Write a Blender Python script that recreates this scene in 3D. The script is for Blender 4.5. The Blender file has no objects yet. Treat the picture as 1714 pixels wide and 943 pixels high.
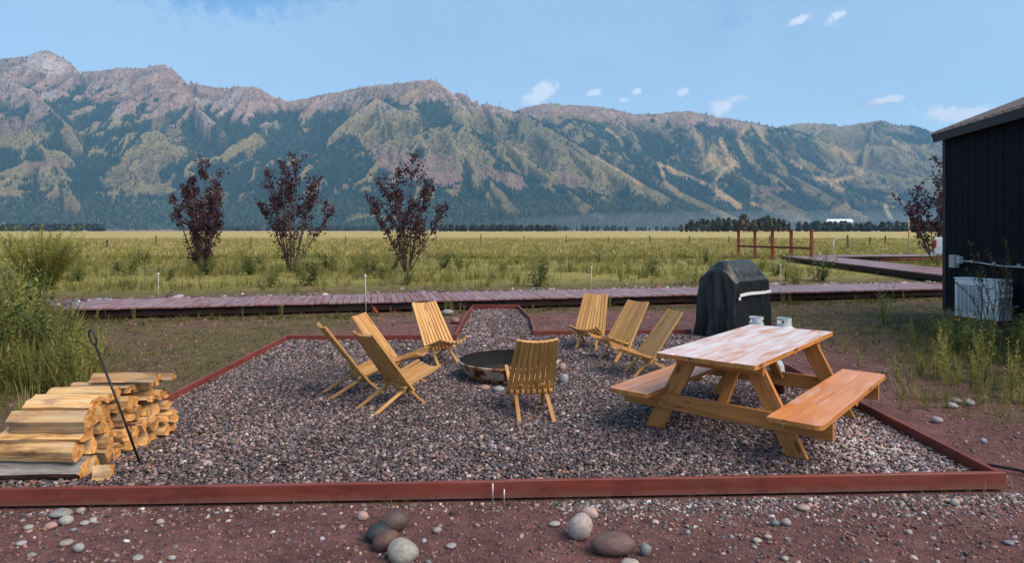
import bpy, math, random
import numpy as np
from mathutils import Vector, Matrix, Euler
R = math.radians
random.seed(7); rng = np.random.default_rng(7)
S = bpy.context.scene
col = S.collection

# ------------------------------------------------------------------ camera
CAMH, FPX, HZ = 1.9, 1080.0, 386.0
cam_d = bpy.data.cameras.new('camera'); cam = bpy.data.objects.new('camera', cam_d); col.objects.link(cam)
cam.location = (0, 0, CAMH); cam.rotation_euler = (R(90), 0, 0)
cam_d.sensor_width = 36; cam_d.lens = FPX/1714*36; cam_d.shift_y = -(471.5-HZ)/1714
cam_d.clip_start = .05; cam_d.clip_end = 40000
S.camera = cam

# ------------------------------------------------------------------ world and sun
SUN_EL, SUN_AZ = 47, 118      # azimuth clockwise from +y
w = bpy.data.worlds.new('World'); S.world = w; w.use_nodes = True
nt = w.node_tree; nt.nodes.clear()
def nn(nt, typ, ins=None, **kw):
    n = nt.nodes.new(typ)
    for k, v in kw.items(): setattr(n, k, v)
    for k, v in (ins or {}).items():
        s = n.inputs[k]
        if isinstance(v, bpy.types.NodeSocket): nt.links.new(v, s)
        else: s.default_value = v
    return n
def mth(nt, op, a, b=0.0, c=0.0, clamp=False):
    n = nn(nt, 'ShaderNodeMath', {0: a, 1: b, 2: c}, operation=op); n.use_clamp = clamp
    return n.outputs[0]
def mixc(nt, f, a, b, mode='MIX'):
    n = nt.nodes.new('ShaderNodeMix'); n.data_type = 'RGBA'; n.blend_type = mode
    for s, v in ((n.inputs[0], f), (n.inputs[6], a), (n.inputs[7], b)):
        if isinstance(v, bpy.types.NodeSocket): nt.links.new(v, s)
        elif isinstance(v, (int, float)): s.default_value = v
        else: s.default_value = (v[0], v[1], v[2], 1)
    return n.outputs[2]
def ramp(nt, fac, stops, interp='LINEAR'):
    n = nt.nodes.new('ShaderNodeValToRGB'); n.color_ramp.interpolation = interp
    e = n.color_ramp.elements
    while len(e) < len(stops): e.new(.5)
    for k, (p, c) in enumerate(stops):
        e[k].position = p; e[k].color = (c, c, c, 1) if isinstance(c, (int, float)) else (c[0], c[1], c[2], 1)
    nt.links.new(fac, n.inputs[0]); return n.outputs[0]
def noise(nt, vec, scale, detail=4, rough=.55, dist=0.0):
    n = nn(nt, 'ShaderNodeTexNoise', {'Scale': scale, 'Detail': detail, 'Roughness': rough, 'Distortion': dist})
    if vec is not None: nt.links.new(vec, n.inputs['Vector'])
    return n.outputs['Fac']

sky = nn(nt, 'ShaderNodeTexSky', sky_type='NISHITA'); sky.sun_disc = False
sky.sun_elevation = R(SUN_EL); sky.sun_rotation = R(SUN_AZ); sky.altitude = 1900; sky.air_density = 1.0; sky.dust_density = .6; sky.ozone_density = 1.5
tc = nn(nt, 'ShaderNodeTexCoord')
sx = nn(nt, 'ShaderNodeSeparateXYZ', {0: tc.outputs['Generated']})
# cloud positions are directions: tangents of bearing and height
yy = mth(nt, 'MAXIMUM', sx.outputs[1], .05)
cu = mth(nt, 'DIVIDE', sx.outputs[0], yy); cv = mth(nt, 'DIVIDE', sx.outputs[2], yy)
cvec = nn(nt, 'ShaderNodeCombineXYZ', {0: cu, 1: cv}).outputs[0]
n1 = noise(nt, cvec, 34, 6, .62); n1b = noise(nt, cvec, 90, 5, .6)
wob = mth(nt, 'ADD', mth(nt, 'MULTIPLY', mth(nt, 'SUBTRACT', n1, .5), 3.2), mth(nt, 'MULTIPLY', mth(nt, 'SUBTRACT', n1b, .5), 1.6))
def cloud(px, py, rx, ry, rot, soft=.6):
    u0, v0 = (px-857)/FPX, (HZ-py)/FPX
    c, s = math.cos(R(rot)), math.sin(R(rot))
    du = mth(nt, 'SUBTRACT', cu, u0); dv = mth(nt, 'SUBTRACT', cv, v0)
    a = mth(nt, 'MULTIPLY', mth(nt, 'ADD', mth(nt, 'MULTIPLY', du, c), mth(nt, 'MULTIPLY', dv, s)), FPX/rx)
    b = mth(nt, 'MULTIPLY', mth(nt, 'SUBTRACT', mth(nt, 'MULTIPLY', dv, c), mth(nt, 'MULTIPLY', du, s)), FPX/ry)
    r = mth(nt, 'SQRT', mth(nt, 'ADD', mth(nt, 'MULTIPLY', a, a), mth(nt, 'MULTIPLY', b, b)))
    r = mth(nt, 'ADD', r, wob)
    return mth(nt, 'MULTIPLY', mth(nt, 'SUBTRACT', 1.15, r), 1/soft, clamp=True)
# thin veil, denser to the left, and a bluer hole in it
vn = noise(nt, cvec, 3.2, 7, .6, .6)
veil = mth(nt, 'MULTIPLY', mth(nt, 'SUBTRACT', vn, .30), 1.1, clamp=True)
sk = sky.outputs[0]
sk = mixc(nt, 1.0, sk, SKYTINT, 'MULTIPLY') if 'SKYTINT' in globals() else sk
CL = (5.6, 6.5, 7.6)
sk = mixc(nt, mth(nt, 'ADD', mth(nt, 'MULTIPLY', veil, .7), .30), sk, (2.75, 4.05, 5.35))
hzn = mth(nt, 'POWER', mth(nt, 'SUBTRACT', 1.0, mth(nt, 'ABSOLUTE', sx.outputs[2]), clamp=True), 5.0)
sk = mixc(nt, mth(nt, 'MULTIPLY', hzn, .32), sk, (3.2, 4.3, 5.3))
sk = mixc(nt, mth(nt, 'MULTIPLY', cloud(400, -4, 160, 40, 0, .9), .85), sk, (.95, 2.2, 4.4))
sk = mixc(nt, mth(nt, 'MULTIPLY', cloud(1222, 30, 26, 34, -35, 1.2), .5), sk, (1.3, 2.4, 4.3))
sk = mixc(nt, mth(nt, 'MULTIPLY', cloud(1450, 173, 60, 11, 4, .8), .55), sk, (2.7, 3.2, 4.2))
for a in ((1340, 33, 19, 8, 22), (1403, 25, 21, 8, 30), (905, 156, 34, 14, 28), (992, 154, 16, 6, 10), (1065, 153, 9, 5, 20),
          (1040, 167, 10, 5, 0), (1147, 152, 14, 8, 20), (1213, 179, 30, 14, 26), (1490, 166, 30, 7, 8), (1605, 193, 62, 17, 2)):
    sk = mixc(nt, mth(nt, 'MULTIPLY', cloud(*a), .72), sk, (5.2, 5.3, 5.9))
bg = nn(nt, 'ShaderNodeBackground', {'Color': sk, 'Strength': .10})
out = nn(nt, 'ShaderNodeOutputWorld', {'Surface': bg.outputs[0]})

sl = bpy.data.lights.new('sun', 'SUN'); so = bpy.data.objects.new('sun', sl); col.objects.link(so)
sl.energy = 2.85; sl.angle = R(50); sl.color = (1, .82, .62)
sd = Vector((math.sin(R(SUN_AZ))*math.cos(R(SUN_EL)), math.cos(R(SUN_AZ))*math.cos(R(SUN_EL)), math.sin(R(SUN_EL))))
so.rotation_euler = sd.to_track_quat('Z', 'Y').to_euler(); so.location = (0, 0, 50)
S.view_settings.view_transform = 'Standard'; S.view_settings.look = 'None'; S.view_settings.exposure = 1.0; S.view_settings.gamma = 1
S.cycles.volume_bounces = 0; S.cycles.max_bounces = 6; S.cycles.transparent_max_bounces = 8
S.cycles.use_denoising = True

# ------------------------------------------------------------------ helpers
def P(px, py, z=0.0):
    """the point at height z that the survey of the photograph gives for a pixel"""
    d = FPX*(CAMH-z)/(py-HZ)
    return Vector(((px-857)*d/FPX, d, z))
def tag(o, label=None, cat=None, group=None, kind=None):
    for k, v in (('label', label), ('category', cat), ('group', group), ('kind', kind)):
        if v: o[k] = v
    return o
def thing(name, label, cat, loc=(0, 0, 0), rz=0.0, group=None):
    o = bpy.data.objects.new(name, None); col.objects.link(o); o.location = loc; o.rotation_euler = (0, 0, rz)
    o.empty_display_size = .2
    return tag(o, label, cat, group)
def link(name, me, parent=None, M=None):
    o = bpy.data.objects.new(name, me); col.objects.link(o)
    if parent: o.parent = parent
    if M is not None: o.matrix_local = M
    return o
class MB:
    def __init__(s): s.v = []; s.f = []; s.m = []; s.sm = []
    def add(s, vs, fs, mi=0, smooth=False):
        b = len(s.v); s.v += [tuple(v) for v in vs]; s.f += [tuple(i+b for i in f) for f in fs]
        s.m += [mi]*len(fs) if isinstance(mi, int) else list(mi); s.sm += [smooth]*len(fs); return s
    def box(s, c, size, rot=None, mi=0):
        hx, hy, hz = size[0]/2, size[1]/2, size[2]/2
        vs = [Vector((x, y, z)) for x in (-hx, hx) for y in (-hy, hy) for z in (-hz, hz)]
        if rot is not None: vs = [rot @ v for v in vs]
        c = Vector(c)
        return s.add([v+c for v in vs], [(0, 1, 3, 2), (4, 6, 7, 5), (0, 4, 5, 1), (2, 3, 7, 6), (0, 2, 6, 4), (1, 5, 7, 3)], mi)
    def beam(s, p0, p1, wdt, t, up=(0, 0, 1), mi=0):
        p0, p1 = Vector(p0), Vector(p1); d = p1-p0; L = d.length; x = d/L
        y = Vector(up).cross(x); y = y.normalized() if y.length > 1e-6 else Vector((0, 1, 0)); z = x.cross(y)
        return s.box((p0+p1)/2, (L, wdt, t), Matrix((x, y, z)).transposed(), mi)
    def tube(s, pts, r, n=8, mi=0, caps=True):
        pts = [Vector(p) for p in pts]; rs = r if isinstance(r, (list, tuple)) else [r]*len(pts)
        vs = []; prev = None
        for i, p in enumerate(pts):
            t = (pts[min(i+1, len(pts)-1)]-pts[max(i-1, 0)]).normalized()
            a = prev if prev is not None else (Vector((1, 0, 0)) if abs(t.x) < .8 else Vector((0, 1, 0)))
            b = t.cross(a).normalized(); a = b.cross(t).normalized(); prev = a
            vs += [p+(a*math.cos(2*math.pi*k/n)+b*math.sin(2*math.pi*k/n))*rs[i] for k in range(n)]
        fs = [(i*n+k, i*n+(k+1) % n, (i+1)*n+(k+1) % n, (i+1)*n+k) for i in range(len(pts)-1) for k in range(n)]
        s.add(vs, fs, mi, True)
        if caps:
            b = len(s.v)-len(vs)
            s.f += [tuple(b+k for k in reversed(range(n))), tuple(b+(len(pts)-1)*n+k for k in range(n))]; s.m += [mi]*2; s.sm += [False]*2
        return s
    def lathe(s, prof, n=24, c=(0, 0, 0), mi=0, smooth=True, squash=1):
        vs = [(c[0]+r*math.cos(2*math.pi*k/n), c[1]+squash*r*math.sin(2*math.pi*k/n), c[2]+z) for r, z in prof for k in range(n)]
        fs = [(i*n+k, i*n+(k+1) % n, (i+1)*n+(k+1) % n, (i+1)*n+k) for i in range(len(prof)-1) for k in range(n)]
        return s.add(vs, fs, mi, smooth)
    def mesh(s, name, mats):
        me = bpy.data.meshes.new(name); me.from_pydata(s.v, [], s.f)
        for m in (mats if isinstance(mats, (list, tuple)) else [mats]): me.materials.append(m)
        me.polygons.foreach_set('material_index', s.m); me.polygons.foreach_set('use_smooth', s.sm)
        me.update(); return me
    def build(s, name, mats, parent=None, M=None): return link(name, s.mesh(name, mats), parent, M)
def bevel(o, wdt, seg=1):
    m = o.modifiers.new('bevel', 'BEVEL'); m.width = wdt; m.segments = seg; m.limit_method = 'ANGLE'; return o
_sticks = {}
def stick_mesh(L, wdt, t, mat, bv=.002):
    """a board: length on local X from 0 to L, chamfered long edges"""
    k = (round(L, 3), round(wdt, 4), round(t, 4), mat.name, bv)
    if k not in _sticks:
        b = bv; hw, ht = wdt/2, t/2
        sec = [(-hw+b, -ht), (hw-b, -ht), (hw, -ht+b), (hw, ht-b), (hw-b, ht), (-hw+b, ht), (-hw, ht-b), (-hw, -ht+b)]
        vs = [(x, y, z) for x in (0, L) for y, z in sec]
        fs = [(i, 8+i, 8+(i+1) % 8, (i+1) % 8) for i in range(8)]+[tuple(range(8)), tuple(reversed(range(8, 16)))]
        m = MB(); m.add(vs, [tuple(reversed(f)) for f in fs]); _sticks[k] = m.mesh('board', mat)
    return _sticks[k]
def stick(name, p0, p1, wdt, t, mat, parent, up=(0, 0, 1), bv=.002):
    p0, p1 = Vector(p0), Vector(p1); x = (p1-p0).normalized(); y = Vector(up).cross(x).normalized(); z = x.cross(y)
    M = Matrix((x, y, z)).transposed().to_4x4(); M.translation = p0
    return link(name, stick_mesh((p1-p0).length, wdt, t, mat, bv), parent, M)

# 2-D gradient noise in numpy
_perm = rng.permutation(512); _ga = rng.uniform(0, 2*math.pi, 512)
def perlin(x, y):
    xi, yi = np.floor(x).astype(int), np.floor(y).astype(int); xf, yf = x-xi, y-yi
    u, v = xf*xf*xf*(xf*(xf*6-15)+10), yf*yf*yf*(yf*(yf*6-15)+10)
    def g(ix, iy, dx, dy):
        a = _ga[(_perm[(ix+_perm[iy & 511]) & 511])]
        return np.cos(a)*dx+np.sin(a)*dy
    a = g(xi, yi, xf, yf)*(1-u)+g(xi+1, yi, xf-1, yf)*u
    b = g(xi, yi+1, xf, yf-1)*(1-u)+g(xi+1, yi+1, xf-1, yf-1)*u
    return (a*(1-v)+b*v)*1.5
def fbm(x, y, o=4, g=.5):
    s = 0; a = 1; t = 0
    for i in range(o): s = s+a*perlin(x*2**i+17.3*i, y*2**i+9.1*i); t += a; a *= g
    return s/t
def ridged(x, y, o=5, g=.5):
    s = 0; a = 1; t = 0
    for i in range(o): s = s+a*(1-2*np.abs(perlin(x*2**i+31.7*i, y*2**i+5.9*i))); t += a; a *= g
    return s/t
def sstep(a, b, x): t = np.clip((x-a)/(b-a), 0, 1); return t*t*(3-2*t)

def grid_mesh(name, X, Y, Z, mat, colors=None, smooth=True):
    n, m = X.shape
    me = bpy.data.meshes.new(name)
    co = np.stack([X, Y, Z], -1).reshape(-1, 3).astype(np.float32)
    i = np.arange(n*m).reshape(n, m)
    q = np.stack([i[:-1, :-1], i[:-1, 1:], i[1:, 1:], i[1:, :-1]], -1).reshape(-1, 4)
    me.vertices.add(n*m); me.vertices.foreach_set('co', co.ravel())
    me.loops.add(q.size); me.loops.foreach_set('vertex_index', q.ravel().astype(np.int32))
    me.polygons.add(len(q)); me.polygons.foreach_set('loop_start', np.arange(0, q.size, 4, dtype=np.int32))
    me.polygons.foreach_set('use_smooth', np.full(len(q), smooth)); me.update(calc_edges=True); me.validate()
    if colors is not None:
        a = me.color_attributes.new('col', 'FLOAT_COLOR', 'POINT')
        a.data.foreach_set('color', np.concatenate([colors.reshape(-1, 3), np.ones((n*m, 1))], 1).astype(np.float32).ravel())
    me.materials.append(mat); return link(name, me)

def scatter(name, protos, pts, rot, scl, tint, label=None, cat=None, kind='stuff', parent=None):
    """many small pieces of one mass: instances of the given meshes at points"""
    n = len(pts); me = bpy.data.meshes.new(name); me.vertices.add(n); me.vertices.foreach_set('co', np.asarray(pts, np.float32).ravel())
    for nm, dat in (('rot', rot), ('scl', scl), ('tint', tint)):
        a = me.attributes.new(nm, 'FLOAT_VECTOR', 'POINT'); a.data.foreach_set('vector', np.asarray(dat, np.float32).ravel())
    g = bpy.data.node_groups.new(name, 'GeometryNodeTree')
    g.interface.new_socket('Geometry', in_out='INPUT', socket_type='NodeSocketGeometry')
    g.interface.new_socket('Geometry', in_out='OUTPUT', socket_type='NodeSocketGeometry')
    gi, go = g.nodes.new('NodeGroupInput'), g.nodes.new('NodeGroupOutput')
    jn = g.nodes.new('GeometryNodeJoinGeometry')
    for k, pm in enumerate(protos):
        po = bpy.data.objects.new(name+'_piece', pm)
        oi = g.nodes.new('GeometryNodeObjectInfo'); oi.inputs['Object'].default_value = po; oi.inputs['As Instance'].default_value = True
        g.links.new(oi.outputs['Geometry'], jn.inputs[0])
    ip = g.nodes.new('GeometryNodeInstanceOnPoints'); g.links.new(gi.outputs[0], ip.inputs['Points']); g.links.new(jn.outputs[0], ip.inputs['Instance'])
    ip.inputs['Pick Instance'].default_value = True
    for nm, sock in (('rot', 'Rotation'), ('scl', 'Scale')):
        na = g.nodes.new('GeometryNodeInputNamedAttribute'); na.data_type = 'FLOAT_VECTOR'; na.inputs['Name'].default_value = nm
        g.links.new(na.outputs[0], ip.inputs[sock])
    ri = g.nodes.new('FunctionNodeRandomValue'); ri.data_type = 'INT'; ri.inputs[4].default_value = 0; ri.inputs[5].default_value = len(protos)-1
    g.links.new(ri.outputs[2], ip.inputs['Instance Index'])
    g.links.new(ip.outputs[0], go.inputs[0])
    o = link(name, me, parent); md = o.modifiers.new('pieces', 'NODES'); md.node_group = g
    return tag(o, label, cat, None, kind)

# ------------------------------------------------------------------ materials
def material(name, rough=.7, color=None, spec=.4, metal=0.0):
    m = bpy.data.materials.new(name); m.use_nodes = True; nt = m.node_tree; b = nt.nodes['Principled BSDF']
    b.inputs['Roughness'].default_value = rough; b.inputs['Specular IOR Level'].default_value = spec; b.inputs['Metallic'].default_value = metal
    if color: b.inputs['Base Color'].default_value = (*color, 1)
    return m, nt, b
def bump(nt, b, h, strength, dist):
    n = nn(nt, 'ShaderNodeBump', {'Height': h, 'Strength': strength, 'Distance': dist}); nt.links.new(n.outputs[0], b.inputs['Normal'])
def objvec(nt, scale=(1, 1, 1), which='Object', rand=True):
    t = nn(nt, 'ShaderNodeTexCoord'); v = t.outputs[which]
    if rand:
        oi = nn(nt, 'ShaderNodeObjectInfo'); r = mth(nt, 'MULTIPLY', oi.outputs['Random'], 37.0)
        v = nn(nt, 'ShaderNodeVectorMath', {0: v, 1: nn(nt, 'ShaderNodeCombineXYZ', {0: r, 1: r, 2: r}).outputs[0]}, operation='ADD').outputs[0]
    return nn(nt, 'ShaderNodeMapping', {'Vector': v, 'Scale': scale}).outputs[0]
def wood(name, dark, light, rough=.55, grain=(2.5, 40, 40), vary=.25, knots=0.0, wear=None, wear_amt=.5, spec=.35, wear_lo=.42):
    m, nt, b = material(name, rough, spec=spec)
    v = objvec(nt, grain); g = noise(nt, v, 1.0, 5, .6, .4)
    c = ramp(nt, g, [(.30, dark), (.62, light)])
    oi = nn(nt, 'ShaderNodeObjectInfo')
    c = mixc(nt, mth(nt, 'MULTIPLY', oi.outputs['Random'], vary), c, [x*.62 for x in dark])
    if knots:
        vo = nn(nt, 'ShaderNodeTexVoronoi', {'Vector': objvec(nt, (2.6, 8, 8)), 'Scale': 1.0, 'Randomness': 1.0})
        k = ramp(nt, vo.outputs['Distance'], [(.09, 1), (.19, 0)])
        c = mixc(nt, mth(nt, 'MULTIPLY', k, knots), c, (.06, .02, .008))
    if wear is not None:
        wv = noise(nt, objvec(nt, (.9, 6, 6)), 1.5, 7, .66, .4)
        wm = ramp(nt, wv, [(wear_lo, 0), (wear_lo+.22, 1)])
        c = mixc(nt, mth(nt, 'MULTIPLY', wm, wear_amt), c, wear)
    nt.links.new(c, b.inputs['Base Color']); bump(nt, b, g, .25, .002)
    return m
M_CHAIR = wood('stained_pine_slat', (.36, .18, .055), (.62, .35, .125), vary=.5, knots=.5)
M_TABLE = wood('stained_table_timber', (.30, .115, .028), (.53, .225, .062), vary=.3, knots=.8, grain=(2, 26, 26))
M_TOP = wood('worn_sheen_painted_top', (.42, .14, .045), (.60, .23, .08), vary=.25, wear=(.66, .66, .70), wear_lo=.35, wear_amt=.85, rough=.30, grain=(2, 20, 20), spec=.6)  # pale wear colour also paints the blue-white reflection on the boards
M_SEAT = wood('worn_seat_top', (.46, .15, .045), (.62, .25, .075), vary=.2, wear=(.64, .60, .62), wear_lo=.52, wear_amt=.5, rough=.36, grain=(2, 20, 20), spec=.5)
M_EDGE = wood('red_stained_edging', (.105, .018, .012), (.21, .042, .028), rough=.5, vary=.2, grain=(2, 14, 14), wear=(.16, .07, .055), wear_amt=.4)
_nt = M_EDGE.node_tree; _b = _nt.nodes['Principled BSDF']; _c = _b.inputs['Base Color'].links[0].from_socket
_sp = nn(_nt, 'ShaderNodeSeparateXYZ', {0: nn(_nt, 'ShaderNodeNewGeometry').outputs['Position']})
_lo = mth(_nt, 'ADD', mth(_nt, 'MULTIPLY', _sp.outputs[2], -14.0), mth(_nt, 'MULTIPLY', noise(_nt, nn(_nt, 'ShaderNodeNewGeometry').outputs['Position'], 9, 6, .7), 1.7))
_c = mixc(_nt, ramp(_nt, _lo, [(.15, 0), (.75, .75)]), _c, (.155, .075, .062))
_sc = noise(_nt, nn(_nt, 'ShaderNodeNewGeometry').outputs['Position'], 3.1, 7, .75)
_c = mixc(_nt, ramp(_nt, _sc, [(.52, 0), (.64, .55)]), _c, (.075, .016, .014)); _nt.links.new(_c, _b.inputs['Base Color'])
M_DECK = wood('weathered_red_deck', (.15, .030, .027), (.26, .10, .09), rough=.36, vary=.6, grain=(2, 18, 18), wear=(.31, .235, .24), wear_lo=.40, wear_amt=.8, spec=.5)
M_DECK_D = wood('shade_painted_deck_beam', (.012, .006, .006), (.03, .012, .010), rough=.8)  # joists and posts coloured near black to paint the shade under the deck
M_RED = wood('red_orange_post', (.13, .022, .014), (.24, .048, .026), rough=.6)
M_GREYPOST = wood('grey_fence_post', (.05, .04, .035), (.12, .10, .085), rough=.9)

def leaf_mat(name, base, var, trans=.25, rough=.6):
    m, nt, b = material(name, rough, spec=.25)
    a = nn(nt, 'ShaderNodeAttribute', attribute_name='tint', attribute_type='INSTANCER')
    g = nn(nt, 'ShaderNodeNewGeometry')
    f = g.outputs['Random Per Island']
    c = mixc(nt, f, base, var)
    c = mixc(nt, 1.0, c, a.outputs['Color'], 'MULTIPLY')
    nt.links.new(c, b.inputs['Base Color'])
    t = nn(nt, 'ShaderNodeBsdfTranslucent', {'Color': c}); mx = nn(nt, 'ShaderNodeMixShader', {0: trans, 1: b.outputs[0], 2: t.outputs[0]})
    nt.links.new(mx.outputs[0], nt.nodes['Material Output'].inputs[0]); return m
def leaf_plain(name, c1, c2, trans=.25):
    m, nt, b = material(name, .55, spec=.3)
    g = nn(nt, 'ShaderNodeNewGeometry'); c = mixc(nt, g.outputs['Random Per Island'], c1, c2)
    nt.links.new(c, b.inputs['Base Color'])
    t = nn(nt, 'ShaderNodeBsdfTranslucent', {'Color': c}); mx = nn(nt, 'ShaderNodeMixShader', {0: trans, 1: b.outputs[0], 2: t.outputs[0]})
    nt.links.new(mx.outputs[0], nt.nodes['Material Output'].inputs[0]); return m
def tinted(name, rough=.7, spec=.35, speck=True, scale=60):
    m, nt, b = material(name, rough, spec=spec)
    a = nn(nt, 'ShaderNodeAttribute', attribute_name='tint', attribute_type='INSTANCER'); c = a.outputs['Color']
    if speck:
        n = noise(nt, objvec(nt, which='Generated', rand=False), 3, 4); c = mixc(nt, 1.0, c, ramp(nt, n, [(.3, .7), (.7, 1.2)]), 'MULTIPLY')
    nt.links.new(c, b.inputs['Base Color']); return m
M_PEBBLE = tinted('river_pebble')
M_CONIFER = tinted('conifer_needles', .9, .1, False)
M_GRASS = leaf_mat('grass_blade', (1, 1, 1), (.62, .66, .6))
M_WEED = leaf_mat('weed_leaf', (1, 1, 1), (.6, .66, .55))
M_PURPLE = leaf_plain('purple_leaf', (.022, .009, .015), (.090, .034, .044), .28)
M_BARKP = wood('purple_bark', (.05, .03, .03), (.12, .08, .07), rough=.85)

# ------------------------------------------------------------------ ground
def seg_d(px, py, a, b):
    ax, ay, bx, by = a[0], a[1], b[0], b[1]; dx, dy = bx-ax, by-ay
    t = np.clip(((px-ax)*dx+(py-ay)*dy)/(dx*dx+dy*dy+1e-9), 0, 1)
    return np.hypot(px-ax-t*dx, py-ay-t*dy), t
BW_NEAR = [(-9.6, 13.6), (0, 15.63), (12.56, 18.76)]     # near edge of the boardwalk
def bw_line(x): return 15.63+.222*x
def grassy(X, Y):
    """0..1 cover of short grass on the dirt"""
    n = fbm(X*.55+3, Y*.55, 4); n2 = fbm(X*.16+11, Y*.16+4, 3)
    bl = bw_line(X)
    left = sstep(-2.2, -4.2, X)*sstep(5.4, 7.2, Y)*(Y < bl)*.95
    right = sstep(4.3, 6.2, X)*sstep(6.0, 7.5, Y)*sstep(.0, 2.2, X-.30*Y+.3)*(Y < bl+2)*.85
    edge = np.exp(-((Y-bl+.55)/.5)**2)*.8
    behind = sstep(2.9, 5.0, Y-bl-.12*np.abs(X)*(X < 0))
    front = sstep(.30, .6, fbm(X*1.1+50, Y*1.1, 4))*.45*(Y < 5)
    g = np.maximum.reduce([left, right, edge, behind, front])
    g = np.clip(g+n*1.1*(g > .02)*(1-behind*.6)+n2*.2*(1-behind)*(g > .02), 0, 1)
    return g
GX = lambda x: (x+60)/1
def ground_h(X, Y):
    bl = bw_line(X)
    a = .035*fbm(X*.5, Y*.5, 3)+.012*fbm(X*2.3+7, Y*2.3, 3)
    inside = (np.abs(X) < 4.1)*(Y > 4.2)*(Y < 12)+(np.abs(X+.3) < 1.0)*(Y > 11)*(Y < 16)
    bank = .10*np.exp(-((Y-bl-3.2)/1.2)**2)*(Y > 10)
    far = sstep(30, 200, np.hypot(X, Y))
    return np.where(inside > 0, -.02, a*(1-far)-.015*(1-far)+bank*(1-far))
n = 560
tx = np.linspace(-1, 1, n); X1 = 6*np.sinh(tx*math.asinh(9500/6))
ty = np.linspace(-.46, 1, n); Y1 = 9+6*np.sinh(ty*math.asinh(9700/6))
GXm, GYm = np.meshgrid(X1, Y1); GZm = ground_h(GXm, GYm)
g = grassy(GXm, GYm)
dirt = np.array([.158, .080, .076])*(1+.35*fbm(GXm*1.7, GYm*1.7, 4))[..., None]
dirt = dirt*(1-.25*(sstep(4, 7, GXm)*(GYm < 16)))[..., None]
lawn = np.array([.118, .100, .044])*(1+.35*fbm(GXm*2.1+9, GYm*2.1, 4))[..., None]
mead = np.array([.24, .215, .065])*(1+.25*fbm(GXm*.05+9, GYm*.12, 5))[..., None]
hay = np.array([.36, .295, .12])*(1+.12*fbm(GXm*.01+9, GYm*.02, 4))[..., None]
tan = np.array([.30, .21, .17])*(1+.2*fbm(GXm*.004+3, GYm*.01, 3))[..., None]
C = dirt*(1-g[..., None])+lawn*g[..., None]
f = (sstep(2, 7, GYm-bw_line(GXm)-3))[..., None]; C = C*(1-f)+mead*f
f = (sstep(60, 140, GYm)*.75)[..., None]; C = C*(1-f)+hay*f
f = (sstep(1100, 1400, GYm))[..., None]; C = C*(1-f)+tan*f
M_GROUND, gnt, gb = material('dirt_and_turf', .92, spec=.2)
ca = nn(gnt, 'ShaderNodeVertexColor', layer_name='col'); pos = nn(gnt, 'ShaderNodeNewGeometry').outputs['Position']
f1 = noise(gnt, pos, 14, 6, .7); f2 = noise(gnt, pos, 60, 4, .7); f3 = noise(gnt, pos, 2.2, 5, .6)
cc = mixc(gnt, 1.0, ca.outputs[0], ramp(gnt, f1, [(.3, .55), (.7, 1.45)]), 'MULTIPLY')
cc = mixc(gnt, 1.0, cc, ramp(gnt, f2, [(.3, .7), (.7, 1.3)]), 'MULTIPLY')
cc = mixc(gnt, 1.0, cc, ramp(gnt, f3, [(.3, .75), (.7, 1.25)]), 'MULTIPLY')
gnt.links.new(cc, gb.inputs['Base Color']); bump(gnt, gb, mth(gnt, 'ADD', f1, mth(gnt, 'MULTIPLY', f2, .6)), 1.0, .05)
ground = tag(grid_mesh('ground', GXm, GYm, GZm, M_GROUND, C), kind='structure')

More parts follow.
